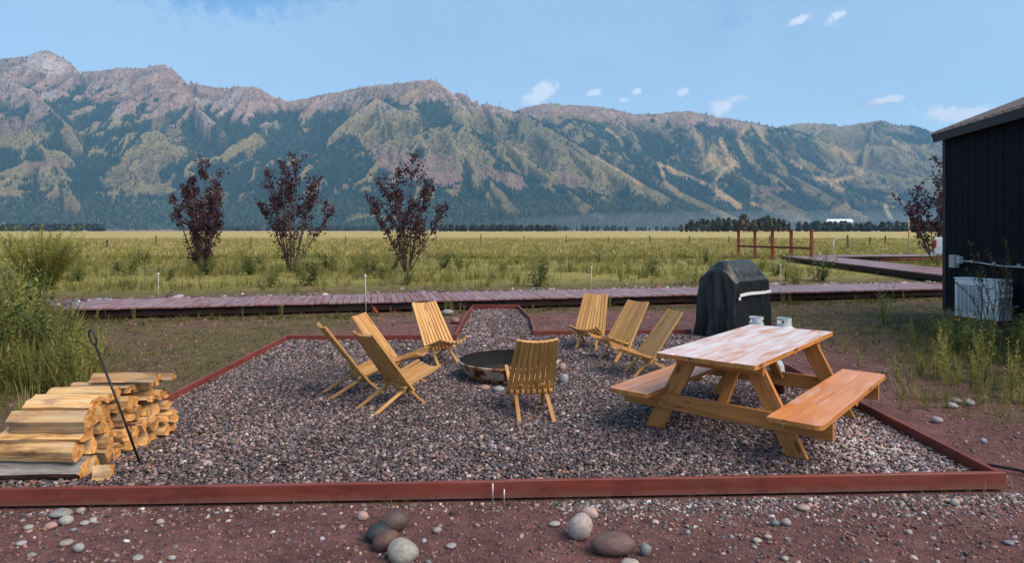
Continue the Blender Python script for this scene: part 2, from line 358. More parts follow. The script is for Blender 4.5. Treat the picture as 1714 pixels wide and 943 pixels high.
# ------------------------------------------------------------------ mountains
MD0, MD1 = 3600., 9000.
def W(px, py, d): return ((px-857)/FPX*d, d, CAMH+(HZ-py)/FPX*d)
def line(pts, d=None):
    return [W(p[0], p[1], p[2] if len(p) > 2 else d) for p in pts]
RIDGES = [
 (line([(-160,120),(-60,108),(0,98),(40,93),(70,84),(83,83),(95,90),(110,99),(125,110),(137,118),(165,118),(200,112),(240,113),(262,108),(275,106),(288,114),(300,130),(318,136),(330,140),(355,144),(380,147),(398,143),(410,145),(424,143),(440,150),(455,160),(470,163),(480,169),(505,165),(535,158),(570,152),(600,145),(650,140),(690,135),(722,132),(735,138),(745,150),(770,154),(785,162),(800,171),(820,173),(840,179),(862,186)], 6600), .66),
 (line([(862,186,6600),(900,202,6200),(950,232,5800),(1000,262,5500),(1060,298,5200),(1130,335,4900),(1200,362,4700)]), .62),
 (line([(840,196),(865,184),(895,175),(920,172),(940,176),(960,175),(1000,178),(1030,183),(1060,190),(1100,190),(1130,186),(1150,185),(1180,190),(1205,196),(1250,203),(1290,211),(1330,218),(1370,230),(1400,244),(1450,274),(1500,312),(1540,345)], 7300), .60),
 (line([(1290,216),(1318,209),(1340,206),(1370,206),(1395,208),(1425,216)], 8900), .6),
 (line([(1380,216),(1410,210),(1440,206),(1465,202),(1480,202),(1500,210),(1530,210),(1552,218),(1575,232),(1620,258),(1700,275),(1860,290)], 8000), .52),
 # spurs towards the valley
 (line([(-160,170,5900),(0,128,5900),(50,148,5700),(100,195,5300),(150,262,4950),(200,322,4650),(240,364,4400)]), .72),
 (line([(-100,230,4900),(0,196,4850),(45,212,4750),(85,262,4550),(120,325,4300)]), .7),
 (line([(200,112,6600),(190,165,6150),(230,205,5750),(290,250,5350),(330,300,5000),(345,350,4600)]), .7),
 (line([(275,106,6600),(310,160,6200),(360,205,5850),(420,262,5400),(450,318,4950),(470,362,4550)]), .7),
 (line([(424,143,6600),(445,185,6300),(450,222,6050),(440,262,5700)]), .75),
 (line([(600,145,6600),(632,163,6100),(640,200,5750),(665,245,5400),(700,295,5000),(740,345,4600)]), .68),
 (line([(632,163,6100),(585,195,5750),(540,238,5400),(500,285,5050),(480,330,4700),(470,364,4400)]), .68),
 (line([(632,163,6100),(690,196,5800),(745,232,5450),(800,280,5050),(850,330,4700),(880,364,4400)]), .68),
 (line([(722,132,6600),(765,180,6250),(820,215,5900),(880,262,5500),(940,310,5100),(1000,352,4650)]), .66),
 (line([(960,175,7300),(990,215,6800),(1030,250,6350),(1090,290,5850),(1150,325,5400),(1230,362,4900)]), .62),
 (line([(1100,190,7300),(1130,225,6850),(1190,265,6300),(1260,305,5700),(1340,350,5100)]), .62),
 (line([(1205,196,7300),(1230,235,6850),(1290,275,6300),(1370,315,5700),(1440,355,5200)]), .62),
 (line([(1290,211,7300),(1330,250,6800),(1390,295,6200),(1440,335,5700)]), .62),
 (line([(1465,202,8000),(1450,240,7400),(1440,280,6800),(1450,325,6100),(1460,360,5500)]), .58),
 (line([(1530,210,8000),(1540,255,7400),(1530,300,6700),(1540,345,5900)]), .58),
 (line([(1620,258,8000),(1640,300,7100),(1640,340,6200),(1660,362,5500)]), .58),
 (line([(560,364,4300),(600,356,4350),(660,362,4300)]), .3),
]
nu, nd = 980, 430
U = np.linspace(-.98, .98, nu); Dd = np.linspace(MD0, MD1, nd)
UU, DD = np.meshgrid(U, Dd); MX, MY = UU*DD, DD
wx = MX+130*fbm(MX/900, MY/900, 3); wy = MY+130*fbm(MX/900+40, MY/900+7, 3)
H = np.full(MX.shape, -60.0); NEAR = np.full(MX.shape, 1e9)
for pts, k in RIDGES:
    for a, b in zip(pts[:-1], pts[1:]):
        x0, x1 = min(a[0], b[0])-2600, max(a[0], b[0])+2600
        cs = np.where((MX.max(0) > x0) & (MX.min(0) < x1))[0]
        if not len(cs): continue
        s_ = slice(cs[0], cs[-1]+1)
        dr, t = seg_d(MX[:, s_], MY[:, s_], a, b)
        dw, _ = seg_d(wx[:, s_], wy[:, s_], a, b)
        dist = dr*.25+dw*.75; dist = np.where(dr < 60, dr, dist)
        hh = a[2]+(b[2]-a[2])*t
        h = hh-k*dist*(1+.25*np.exp(-dist/250))
        H[:, s_] = np.maximum(H[:, s_], h); NEAR[:, s_] = np.minimum(NEAR[:, s_], np.where(h > H[:, s_]-1e-6, dr, NEAR[:, s_]))
rn = ridged(MX/520+2, MY/1050, 6, .58)
am = np.clip(H/900, 0, 1)
carve = (1-rn)*.5
H2 = H-(100+300*am)*carve*sstep(0, 380, NEAR)*sstep(-20, 120, H)
H2 += 14*am*fbm(MX/60, MY/60, 3)+10*am*ridged(MX/120, MY/200, 3)-8*am
foot = 10+55*sstep(4300, 5600, MY)+14*fbm(MX/500, MY/500, 3)
H2 = np.maximum(H2, -40+foot*sstep(3900, 4700, MY)*1.4)
# land cover
PX = 857+FPX*UU; PY = HZ-FPX*(H2-CAMH)/DD
gy, gx = np.gradient(H2, axis=0)/((MD1-MD0)/nd), np.gradient(H2, axis=1)/(DD*(1.96/nu))
slope = np.hypot(gx, gy)
def blur(a, ry, rx):
    for ax, r_ in ((0, ry), (1, rx)):
        for _ in range(2):
            c = np.cumsum(np.pad(a, [(r_+1, r_) if q == ax else (0, 0) for q in (0, 1)], mode='edge'), axis=ax)
            a = (np.take(c, range(2*r_+1, c.shape[ax]), axis=ax)-np.take(c, range(0, c.shape[ax]-2*r_-1), axis=ax))/(2*r_+1)
    return a
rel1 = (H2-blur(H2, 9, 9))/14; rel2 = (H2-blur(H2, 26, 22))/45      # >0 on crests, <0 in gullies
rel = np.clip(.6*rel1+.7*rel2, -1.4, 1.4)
nA = fbm(MX/420+5, MY/420, 5, .6); nB = fbm(MX/140+9, MY/140+3, 4, .6); nC = fbm(MX/1100+1, MY/1100, 3)
tl = np.interp(PX, [0, 140, 330, 480, 560, 720, 860, 1000, 1200, 1400, 1714], [175, 175, 205, 190, 170, 165, 175, 190, 200, 195, 200])  # tree line
rock = sstep(16, -16, PY-tl+6+34*nA+20*nB-16*rel+26*sstep(.9, .5, slope)*(PX > 860))
def blob(px, py, rx, ry, rot=0, n=.55):
    c, s = math.cos(R(rot)), math.sin(R(rot)); a = ((PX-px)*c+(PY-py)*s)/rx; b = ((PY-py)*c-(PX-px)*s)/ry
    return sstep(1.15, .75, np.hypot(a, b)+n*nB+n*.6*nA)
def stroke(pts, r, n=5):
    d = np.full(PX.shape, 1e9)
    for a, b in zip(pts[:-1], pts[1:]): d = np.minimum(d, seg_d(PX, PY, a, b)[0])
    return sstep(r+1.5, r-1.5, d+n*nB)
green = np.maximum.reduce([blob(30, 225, 60, 35), blob(220, 290, 60, 28, -15), blob(280, 215, 30, 30)*.8, blob(265, 255, 60, 18),
    blob(640, 215, 90, 45, 15), blob(760, 255, 80, 42, 20), blob(900, 270, 80, 38, 25), blob(1000, 300, 60, 25, 30), blob(60, 300, 70, 14)*.7,
    blob(400, 250, 50, 22)*.6, blob(800, 200, 60, 22, 25), blob(1440, 270, 70, 45), blob(1530, 290, 60, 45)*.9, blob(1400, 235, 40, 20)*.7, blob(1620, 300, 80, 40)*.8,
    blob(1190, 270, 45, 28, 20)*.8, blob(390, 330, 50, 12)*.6, blob(1060, 215, 60, 18)*.7])
pink = np.maximum.reduce([blob(20, 208, 45, 14), blob(720, 285, 70, 24, 15), blob(650, 270, 40, 16, 40), blob(850, 300, 45, 14, 20), blob(960, 300, 40, 9, 30),
    blob(700, 148, 90, 12, -5)*.9, blob(1290, 318, 30, 8), blob(80, 275, 50, 8)*.7, blob(930, 190, 60, 16)*.5])
runs = np.maximum.reduce([stroke([(1168,229),(1182,262),(1200,276),(1229,276)], 6, 3), stroke([(1207,233),(1218,262),(1233,276)], 4.5, 3), stroke([(1251,211),(1236,229),(1247,255),(1261,276)], 4.5, 3),
    stroke([(1264,209),(1279,235),(1310,262),(1340,280)], 3.2, 3), stroke([(1229,276),(1211,283),(1196,305)], 2, 2), stroke([(1200,276),(1175,291)], 2.4, 2), stroke([(1190,262),(1214,270)], 7, 4),
    stroke([(1103,273),(1114,305),(1139,327)], 3.2, 3), stroke([(1103,273),(1132,287),(1175,305),(1207,323)], 3.2, 3), stroke([(1195,318),(1222,334),(1238,348)], 5.5, 3),
    stroke([(998,262),(1031,283),(1074,309)], 2.6, 2), stroke([(1016,215),(1038,233),(1042,244)], 3, 3), stroke([(1259,341),(1288,349)], 4, 3), stroke([(1250,247),(1261,273)], 3, 2),
    stroke([(1369,298),(1394,305),(1425,296)], 4, 4), stroke([(1394,309),(1412,320),(1419,345),(1394,355)], 5, 4), stroke([(1400,250),(1425,266),(1440,290)], 6, 5), stroke([(1495,237),(1520,251)], 3, 3), stroke([(1481,345),(1491,366)], 4, 3),
    stroke([(1150,300),(1120,285)], 2, 2), stroke([(1300,300),(1330,322)], 2.4, 3), stroke([(840,240),(880,258)], 2, 2), stroke([(660,168),(700,152),(735,140)], 3, 4)*.8])
open_ = np.clip(np.maximum.reduce([green, pink, runs])+.0, 0, 1)
lowforest = sstep(300, 345, PY)
asp = gx/np.maximum(slope, .15)      # >0 faces left, <0 faces right
gully = sstep(.35, .75, carve)
forest = np.clip((1-rock*.97)*(1-open_*.96)*(.35+.5*sstep(-.3, .3, -asp*np.where(PX > 820, 1, -.6)+nC*1.6+nA*1.2)-.34*rel), 0, 1)
forest = sstep(.21, .46, forest+.45*fbm(MX/150+3, MY/190, 5, .65)+.10*nB+.06)
forest = np.clip(forest+.5*lowforest*sstep(0, .3, nA+.1)*(1-runs), 0, 1)*sstep(388, 383, PY)
avy = np.array([.24, .22, .22]); 
cr = np.array([.29, .200, .165])*(1+.5*nB+.25*nA)[..., None]
cr = cr*(1+.22*rel1.clip(-1, 1))[..., None]  # relief shading put into the rock colour: lighter crests, darker gullies
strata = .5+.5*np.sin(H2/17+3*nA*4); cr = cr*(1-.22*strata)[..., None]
scree = sstep(.15, .45, fbm(MX/260+30, MY/260, 3))[..., None]; cr = cr*(1-scree)+np.array([.31, .265, .26])*scree
pk = blob(75, 105, 40, 16, 20)[..., None]; cr = cr*(1-pk*.7)+np.array([.50, .42, .40])*pk*.7
cg = np.array([.185, .152, .078])*(1+.35*nB+.25*nA+.16*rel)[..., None]  # turf colour carries the same painted relief shading
cp = np.array([.225, .150, .115])*(1+.4*nB)[..., None]
crun = np.array([.38, .265, .135])*(1+.25*nB)[..., None]
cf = np.array([.022, .050, .040])*(1+.5*nB)[..., None]
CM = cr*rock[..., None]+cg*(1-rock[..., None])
for mk, cx in ((pink*(1-.3*rock), cp), (runs, crun)): CM = CM*(1-mk[..., None])+cx*mk[..., None]
ff = (forest*.85)[..., None]; CM = CM*(1-ff)+cf*ff
low = sstep(-5, 25, H2); CM = CM*low[..., None]+np.array([.26, .19, .15])*(1-low[..., None])
M_MOUNT, mnt, mb = material('mountain_rock_and_turf', .95, spec=.1)
ca = nn(mnt, 'ShaderNodeVertexColor', layer_name='col'); pos = nn(mnt, 'ShaderNodeNewGeometry').outputs['Position']
f1 = noise(mnt, pos, .035, 7, .7); f2 = noise(mnt, pos, .008, 5, .6)
cc = mixc(mnt, 1.0, ca.outputs[0], ramp(mnt, f1, [(.32, .5), (.68, 1.5)]), 'MULTIPLY')
mnt.links.new(cc, mb.inputs['Base Color']); bump(mnt, mb, f1, 1.0, 30)
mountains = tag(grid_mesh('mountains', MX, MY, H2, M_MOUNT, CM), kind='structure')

# forests: conifers on the slopes
def conifer_mesh(r, h):
    m = MB()
    for z0, z1, rr in ((.06, .62, 1), (.38, 1.0, .62)):
        vs = [(rr*r*math.cos(k*math.pi/3), rr*r*math.sin(k*math.pi/3), z0*h) for k in range(6)]+[(0, 0, z1*h)]
        m.add(vs, [(k, (k+1) % 6, 6) for k in range(6)])
    return m.mesh('conifer_piece', M_CONIFER)
NT = 190000
k = rng.integers(0, nu*nd, NT*3); iy, ix = np.divmod(k, nu)
vis = (PY[iy, ix] < 388) & (H2[iy, ix] > 2)
dens = forest[iy, ix]*np.where(rock[iy, ix] > .5, .35, 1)+.07*green[iy, ix]+.06*rock[iy, ix]
dens = dens*(.55+.9*sstep(-.3, .3, nB[iy, ix]))*(1-.97*runs[iy, ix])*np.clip(4400/DD[iy, ix], .5, 1)
keep = vis & (rng.random(len(k)) < dens); iy, ix = iy[keep][:NT], ix[keep][:NT]; n = len(iy)
jx = (rng.random(n)-.5); jy = (rng.random(n)-.5)
px_ = MX[iy, ix]+jx*DD[iy, ix]*1.96/nu; py_ = MY[iy, ix]+jy*(MD1-MD0)/nd
pz_ = H2[iy, ix]+gx[iy, ix]*jx*DD[iy, ix]*1.96/nu+gy[iy, ix]*jy*(MD1-MD0)/nd-1
hs = rng.uniform(.55, 1.35, n)
broad = (PY[iy, ix] > 335) & (rng.random(n) < .55)
scl = np.stack([hs*rng.uniform(.8, 1.3, n)*np.where(broad, 1.5, 1)]*2+[hs*np.where(broad, .55, 1)], 1)
base = np.where(broad[:, None], [[.070, .095, .055]], [[.018, .042, .036]])
tint = base*(1+.5*rng.uniform(-1, 1, (n, 1)))
scatter('mountain_forest', [conifer_mesh(5.0, 24), conifer_mesh(4.0, 27)], np.stack([px_, py_, pz_], 1), np.stack([np.zeros(n), np.zeros(n), rng.uniform(0, 6, n)], 1), scl, tint,
        'dark conifer forest covering the mountain slopes', 'forest')
print('forest', n)

# ------------------------------------------------------------------ far valley: tree lines, resort building
def crown_mesh(name, r, h, nleaf, mat, seed, z0=.12, leaf=.9):
    rd = random.Random(seed); m = MB()
    for _ in range(nleaf):
        t = rd.random(); z = h*(z0+(1-z0)*t); rr = r*math.sin(math.pi*min(1, (t*.86+.14)))**.6*rd.uniform(.35, 1.05); a = rd.uniform(0, 6.283)
        c = Vector((rr*math.cos(a), rr*math.sin(a), z)); s_ = leaf*rd.uniform(.6, 1.3)
        e = Euler((rd.uniform(0, 6), rd.uniform(0, 6), rd.uniform(0, 6))).to_matrix()
        m.add([c+e @ Vector(v)*s_ for v in ((-1, -.7, 0), (1, -.5, .2), (.8, .7, 0), (-.7, .8, -.2))], [(0, 1, 2, 3)])
    m.tube([(0, 0, 0), (0, 0, h*.75)], [r*.07, r*.03], 5)
    return m.mesh(name, mat)
M_FARL = leaf_mat('far_tree_leaf', (1, 1, 1), (.5, .55, .5), .1)
def tree_row(name, px0, px1, d, hmin, hmax, cnt, tint, label, thick=25, seed=1):
    r_ = np.random.default_rng(seed); px = r_.uniform(px0, px1, cnt); dd = d+r_.uniform(0, thick, cnt); hs = r_.uniform(hmin, hmax, cnt)
    pts = np.stack([(px-857)/FPX*dd, dd, np.zeros(cnt)], 1)
    scatter(name, [crown_mesh('crown_piece', 3.2, 10, 70, M_FARL, 5, leaf=1.5), crown_mesh('crown_piece', 2.6, 10, 60, M_FARL, 8, leaf=1.4)], pts, np.stack([np.zeros(cnt)]*2+[r_.uniform(0, 6, cnt)], 1),
            np.stack([hs/10, hs/10, hs/10], 1), np.array(tint)*(1+.35*r_.uniform(-1, 1, (cnt, 1))), label, 'tree line')
tree_row('tree_belt', 735, 935, 1250, 9, 13, 110, (.050, .055, .028), 'low dark belt of trees across the middle of the valley floor', 60, 2)
tree_row('tree_belt', 300, 640, 2300, 14, 22, 150, (.07, .085, .05), 'hazy belt of trees at the foot of the mountains behind the purple trees', 300, 3)
tree_row('tree_belt', -60, 178, 1500, 12, 18, 120, (.045, .06, .045), 'bluish tree belt at the far left edge of the valley', 80, 4)
tree_row('tree_belt', 935, 1140, 2400, 10, 22, 70, (.07, .08, .05), 'thin scattered trees on the valley floor right of the middle', 300, 5)
tree_row('tree_belt', 1335, 1600, 1050, 9, 17, 120, (.06, .075, .042), 'pale green tree row in front of the white resort building', 80, 6)
fm = [crown_mesh('far_tree_a', 3.4, 13, 150, leaf_plain('autumn_green_leaf', (.05, .042, .016), (.10, .075, .028), .1), 11, leaf=1.25),
      crown_mesh('far_tree_b', 2.7, 13, 130, leaf_plain('dull_green_leaf', (.035, .045, .02), (.07, .075, .032), .1), 12, leaf=1.2)]
fx = [1140, 1149, 1157, 1166, 1176, 1185, 1194, 1203, 1211, 1220, 1229, 1237, 1245, 1253, 1262, 1270, 1278, 1286, 1294, 1303, 1311, 1320]
fh = [8, 9, 13, 11, 14, 13, 13, 15, 14, 15, 14, 13, 19, 9, 13, 14, 16, 17, 15, 14, 13, 10]
for k, (a, h) in enumerate(zip(fx, fh)):
    d = 700+random.uniform(-15, 25); o = link('valley_tree', fm[k % 2], None); o.location = ((a-857)/FPX*d, d, 0); s_ = h/13
    o.scale = (s_*1.1, s_*1.1, s_); o.rotation_euler.z = random.uniform(0, 6)
    ORD = ['', 'second', 'third', 'fourth', 'fifth', 'sixth', 'seventh', 'eighth', 'ninth', 'tenth', 'eleventh', '']
    lab = f'dark bushy tree of the valley grove, {ORD[k]} from its left end' if k < 11 else f'dark bushy tree of the valley grove, {ORD[21-k]} from its right end'
    if h == 19: lab = 'tallest, narrow tree standing alone in the gap of the valley grove'
    if k == 0: lab = 'leftmost low tree of the valley grove beyond the railing'
    if k == len(fx)-1: lab = 'rightmost small tree of the valley grove beyond the railing'
    tag(o, lab, 'tree', 'trees of the valley grove')
for a, d, h, lab in ((983, 1250, 8, 'small lone tree on the valley floor right of the low tree belt'), (1047, 1250, 9, 'small dark tree alone between tree belt and grove'), (508, 1500, 7, 'small round tree far out beyond the middle purple tree')):
    o = link('valley_tree', fm[1]); o.location = ((a-857)/FPX*d, d, 0); o.scale = (h/13*1.5, h/13*1.5, h/13); tag(o, lab, 'tree')

M_WHITE, _, _ = material('pale_metal_panel', .5, (.75, .78, .80))
M_GLASS, _, _ = material('dark_window_glass', .15, (.06, .08, .10))
t = thing('resort_building', 'white low resort building with pale roofs far across the field', 'building', ((1405-857)/FPX*1500, 1500, 0), R(-20))
m = MB(); m.box((0, 0, 11), (52, 22, 22)); m.build('wall', M_WHITE, t)
m = MB(); m.add([(-28, -13, 22), (28, -13, 22), (28, 13, 22), (-28, 13, 22), (-26, 0, 28.5), (26, 0, 28.5)], [(0, 1, 5, 4), (2, 3, 4, 5), (1, 2, 5), (3, 0, 4), (3, 2, 1, 0)]); m.build('roof', M_WHITE, t)
for k in range(6): m = MB(); m.box((-20+k*8, -11.1, 17), (3.5, .3, 3)); m.build('window', M_GLASS, t)

# ------------------------------------------------------------------ haze
M_HAZE = bpy.data.materials.new('haze_air'); M_HAZE.use_nodes = True; hn = M_HAZE.node_tree; hn.nodes.clear()
pv = nn(hn, 'ShaderNodeVolumePrincipled', {'Color': (.30, .64, 1.0, 1), 'Density': 5.6e-5, 'Anisotropy': 0.0})
ho = nn(hn, 'ShaderNodeOutputMaterial'); hn.links.new(pv.outputs[0], ho.inputs['Volume'])
m = MB(); m.box((0, 4700, 1000), (20000, 10600, 2400))
hz = m.build('haze', M_HAZE); tag(hz, 'thin blue haze over the valley and mountains', 'haze', None, 'stuff')
hz.location.z = 120-41

def mist(px, py, d, rx, ry, rz, dens, label):
    mm = bpy.data.materials.new('mist_air'); mm.use_nodes = True; q = mm.node_tree; q.nodes.clear()
    v = nn(q, 'ShaderNodeVolumePrincipled', {'Color': (.86, .92, 1, 1), 'Density': dens, 'Anisotropy': 0.0}); oo = nn(q, 'ShaderNodeOutputMaterial'); q.links.new(v.outputs[0], oo.inputs['Volume'])
    b = W(px, py, d); m = MB(); m.lathe([(math.sin(t_*math.pi/12)+1e-4, -math.cos(t_*math.pi/12)) for t_ in range(13)], 28)
    o = m.build('mist', mm); o.location = b; o.scale = (rx, ry, rz); tag(o, label, 'mist', None, 'stuff')
mist(1330, 372, 4000, 1900, 600, 75, 1.6e-4, 'low bluish mist lying over the valley floor below the ski runs')
#@@OBJECTS@@
# ------------------------------------------------------------------ stones
import bmesh
def rock_mesh(name, mat, seed, sub=2, amp=.18, flat=1.0):
    bm = bmesh.new(); bmesh.ops.create_icosphere(bm, subdivisions=sub, radius=1)
    r_ = random.Random(seed); off = [(r_.uniform(0, 9), r_.uniform(0, 9), r_.uniform(0, 9)) for _ in range(3)]
    for v in bm.verts:
        c = v.co.copy(); s_ = 1
        for k, o_ in enumerate(off):
            f_ = 1.1*(k+1); s_ += amp/(k+1)*math.sin(c.x*f_+o_[0])*math.cos(c.y*f_+o_[1]+c.z*f_+o_[2])
        v.co = c*s_; v.co.z *= flat
    me = bpy.data.meshes.new(name); bm.to_mesh(me); bm.free(); me.materials.append(mat)
    me.polygons.foreach_set('use_smooth', [True]*len(me.polygons)); return me
PEB = [rock_mesh('pebble_piece', M_PEBBLE, k, 2, .16) for k in range(5)]
PAL = np.array([(.16, .12, .125), (.12, .10, .115), (.22, .16, .15), (.26, .19, .16), (.09, .085, .10), (.32, .27, .25), (.20, .13, .13), (.42, .38, .36), (.14, .145, .165), (.28, .15, .10), (.07, .06, .07), (.24, .21, .21)])
PW = np.array([14, 13, 12, 9, 12, 8, 12, 3.5, 9, 2.5, 8, 8]); PW = PW/PW.sum()
def pebbles(name, xy, z, size, label, cat, parent=None, dark=1.0):
    n = len(xy); s_ = size*rng.uniform(.55, 1.35, n) if np.isscalar(size) else size
    sc_ = np.stack([s_*rng.uniform(.8, 1.35, n), s_*rng.uniform(.7, 1.1, n), s_*rng.uniform(.45, .8, n)], 1)
    tn = np.minimum(PAL[rng.choice(len(PAL), n, p=PW)]*rng.gamma(3.2, 1/3.2, (n, 1))*dark, .5)
    return scatter(name, PEB, np.concatenate([xy, z[:, None]], 1), np.stack([rng.normal(0, .35, n), rng.normal(0, .35, n), rng.uniform(0, 6.28, n)], 1), sc_, tn, label, cat, 'stuff', parent)
FL, FR, BL, BR = (-4.3, 4.415), (3.58, 4.735), (-3.83, 10.97), (3.72, 11.66)
def inpoly(x, y, poly):
    c = np.zeros(x.shape, bool); j = len(poly)-1
    for i in range(len(poly)):
        xi, yi = poly[i]; xj, yj = poly[j]
        c ^= ((yi > y) != (yj > y)) & (x < (xj-xi)*(y-yi)/(yj-yi+1e-12)+xi); j = i
    return c
PATIO = [(-4.3, 4.44), (3.56, 4.76), (3.70, 11.60), (.40, 11.45), (.38, 13.3), (.14, 15.25), (-.92, 15.25), (-.95, 10.98), (-3.80, 10.95), (-3.72, 7.0), (-3.66, 6.3), (-4.3, 6.0)]
# crushed bed under the stones
M_BED, bn, bb = material('gravel_bed', .95, spec=.1)
pos = nn(bn, 'ShaderNodeNewGeometry').outputs['Position']; fz = noise(bn, pos, 70, 3, .7)
bn.links.new(ramp(bn, fz, [(.3, (.02, .015, .017)), (.7, (.09, .065, .07))]), bb.inputs['Base Color']); bump(bn, bb, fz, 1, .01)
m = MB(); m.add([(x, y, .02) for x, y in PATIO], [tuple(range(len(PATIO)))]); tag(m.build('gravel_bed', M_BED), kind='structure')
X, Y = np.meshgrid(np.arange(-4.4, 3.9, .0195), np.arange(4.3, 9.2, .0195)); X2, Y2 = np.meshgrid(np.arange(-4.4, 3.9, .031), np.arange(9.2, 15.4, .031))
x = np.concatenate([X.ravel(), X2.ravel()]); y = np.concatenate([Y.ravel(), Y2.ravel()]); x = x+rng.uniform(-.014, .014, x.size); y = y+rng.uniform(-.014, .014, y.size)
ok = inpoly(x, y, PATIO); x, y = x[ok], y[ok]
z = .028+.014*rng.random(x.size)+.012*fbm(x*1.3, y*1.3, 3)
far = y > 9.2
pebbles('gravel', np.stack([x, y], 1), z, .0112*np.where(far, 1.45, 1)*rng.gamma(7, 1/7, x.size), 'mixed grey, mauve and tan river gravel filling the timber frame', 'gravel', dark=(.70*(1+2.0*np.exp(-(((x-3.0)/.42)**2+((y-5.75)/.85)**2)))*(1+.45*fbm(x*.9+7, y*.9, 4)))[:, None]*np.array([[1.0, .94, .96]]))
print('gravel', x.size)
# loose pebbles on the dirt: thick along the front board, thin elsewhere
n = 4800; x = rng.uniform(-4.4, 4.6, n); x = np.where((x < .3) & (rng.random(n) < .72), 4.0*rng.random(n)+.3, x); yb = 4.54+.041*x
y = yb-rng.gamma(1.0, .10, n)*(.5+1.0*sstep(-1, 1.5, x)*1.0)
ok = (y > 3.2) & ((x < 3.8) | (y < 4.4)); a1 = np.stack([x, y], 1)[ok]
n = 10000; y = rng.uniform(3.2, 17, n)**1.0; x = rng.uniform(-.95, .95, n)*(y+1)
y = np.where(rng.random(n) < .35, rng.uniform(3.2, 4.6, n), y); x = np.where(y < 4.6, rng.uniform(-4.5, 4.6, n), x)
ok = ~inpoly(x, y, [(-4.35, 4.38), (3.66, 4.68), (3.8, 11.75), (.45, 11.55), (.3, 15.5), (-1.1, 15.5), (-1.0, 11.1), (-3.95, 11.05), (-3.8, 6.2), (-4.35, 6.0)]) & (y < bw_line(x)-.1)
clump = fbm(x*.8+3, y*.8, 3); ok &= rng.random(n) < (.35+1.2*np.clip(clump, 0, 1))
a2 = np.stack([x, y], 1)[ok]; xy = np.concatenate([a1, a2]); zz = ground_h(xy[:, 0], xy[:, 1])+.002
sz = np.concatenate([.0088*rng.gamma(4, 1/4, len(a1)), .0068*rng.gamma(2.2, 1/2.2, len(a2))*(1+.05*a2[:, 1])])
sz = np.minimum(sz, .019)
pebbles('loose_pebbles', xy, zz, sz, 'small loose pebbles scattered over the reddish dirt', 'pebbles', dark=.95)
n = 42000; y = 3.2+rng.random(n)**1.6*12; x = rng.uniform(-.95, .95, n)*(y+.6)
ok = ~inpoly(x, y, [(-4.35, 4.36), (3.68, 4.66), (3.8, 11.75), (.45, 11.55), (.3, 15.5), (-1.1, 15.5), (-1.0, 11.1), (-3.95, 11.05), (-3.8, 6.2), (-4.35, 6.0)]) & (y < bw_line(x)-.1)
x, y = x[ok], y[ok]; n = len(x); s_ = .0052*rng.gamma(3, 1/3, n)*(1+.10*(y-3)); sc_ = np.stack([s_*1.1, s_, s_*.7], 1)
tn = np.array([[.168, .088, .082]])*rng.gamma(7, 1/7, (n, 1))*np.array([1, 1, 1])
scatter('soil_crumbs', PEB, np.stack([x, y, ground_h(x, y)+.001], 1), rng.uniform(0, 3, (n, 3)), sc_, tn, 'crumbs and clods of reddish brown soil', 'soil')
n = 1500; x = rng.uniform(-14, 16, n); y = bw_line(x)+2.1+rng.gamma(2, .55, n); xy = np.stack([x, y], 1)
pebbles('rubble', xy, ground_h(x, y)+.01, .045*rng.gamma(3, 1/3, n), 'stony rubble strip behind the boardwalk', 'rubble', dark=.95)

_sm = {}
def stone_mat(c):
    k = tuple(c)
    if k not in _sm:
        m, nt, b = material('cobble_stone', .55, spec=.4); v = objvec(nt, which='Object')
        f_ = noise(nt, v, 3.0, 5, .65); f2_ = noise(nt, v, 18, 4, .7)
        c_ = ramp(nt, f_, [(.3, [q*.6 for q in c]), (.7, [min(1, q*1.25) for q in c])])
        c_ = mixc(nt, 1.0, c_, ramp(nt, f2_, [(.35, .75), (.65, 1.2)]), 'MULTIPLY'); nt.links.new(c_, b.inputs['Base Color']); bump(nt, b, f2_, .3, .01); _sm[k] = m
    return _sm[k]
def cobble(px, py, hw, hh, c, label, rot=0.0, seed=0, group='cobbles on the dirt in front of the timber', name='stone', depth=.85, tilt=0.0):
    base = P(px, py+hh*.9); d = base.y; r = hw*d/FPX; rz = max(hh*d/FPX*1.02, r*.3)
    o = link(name, rock_mesh(name, stone_mat(c), seed+int(px), 3 if hw > 12 else 2, .13))
    o.location = (base.x, base.y+r*depth*.5, ground_h(np.array([base.x]), np.array([base.y]))[0]+rz*.78); o.scale = (r, r*depth, rz); o.rotation_euler = (0, R(tilt), R(rot))
    return tag(o, label, 'stone', group)
g4, g5 = 'cobbles piled at the lower middle left', 'cobbles at the lower middle right'
cobble(657, 875, 23, 17, (.085, .055, .052), 'dark brown pointed cobble at the back of the left stone pile', 0, 1, g4, 'boulder')
cobble(630, 894, 21, 14, (.022, .028, .038), 'blue-black cobble on the left of the left stone pile', 20, 2, g4, 'boulder')
cobble(645, 907, 23, 17, (.105, .055, .048), 'reddish brown oval cobble in the middle of the left stone pile', 10, 3, g4, 'boulder', tilt=-10)
cobble(671, 926, 28, 20, (.27, .26, .235), 'large pale grey speckled cobble nearest the camera in the left pile', 0, 4, g4, 'boulder')
cobble(606, 862, 10, 8, (.36, .25, .24), 'small flat pinkish stone behind the left stone pile', 0, 5)
cobble(988, 857, 15, 10, (.36, .27, .25), 'small pinkish tan cobble at the back of the right stone group', -10, 6, g5, 'boulder')
cobble(972, 883, 21, 22, (.33, .28, .27), 'pale upright cobble with a reddish top in the right stone group', 0, 7, g5, 'boulder')
cobble(1030, 912, 40, 19, (.12, .072, .068), 'largest brown-purple oval cobble in the right stone group', -5, 8, g5, 'boulder', .6)
cobble(1080, 918, 10, 11, (.17, .18, .19), 'small blue-grey stone at the right tip of the largest brown cobble', 0, 9, g5)
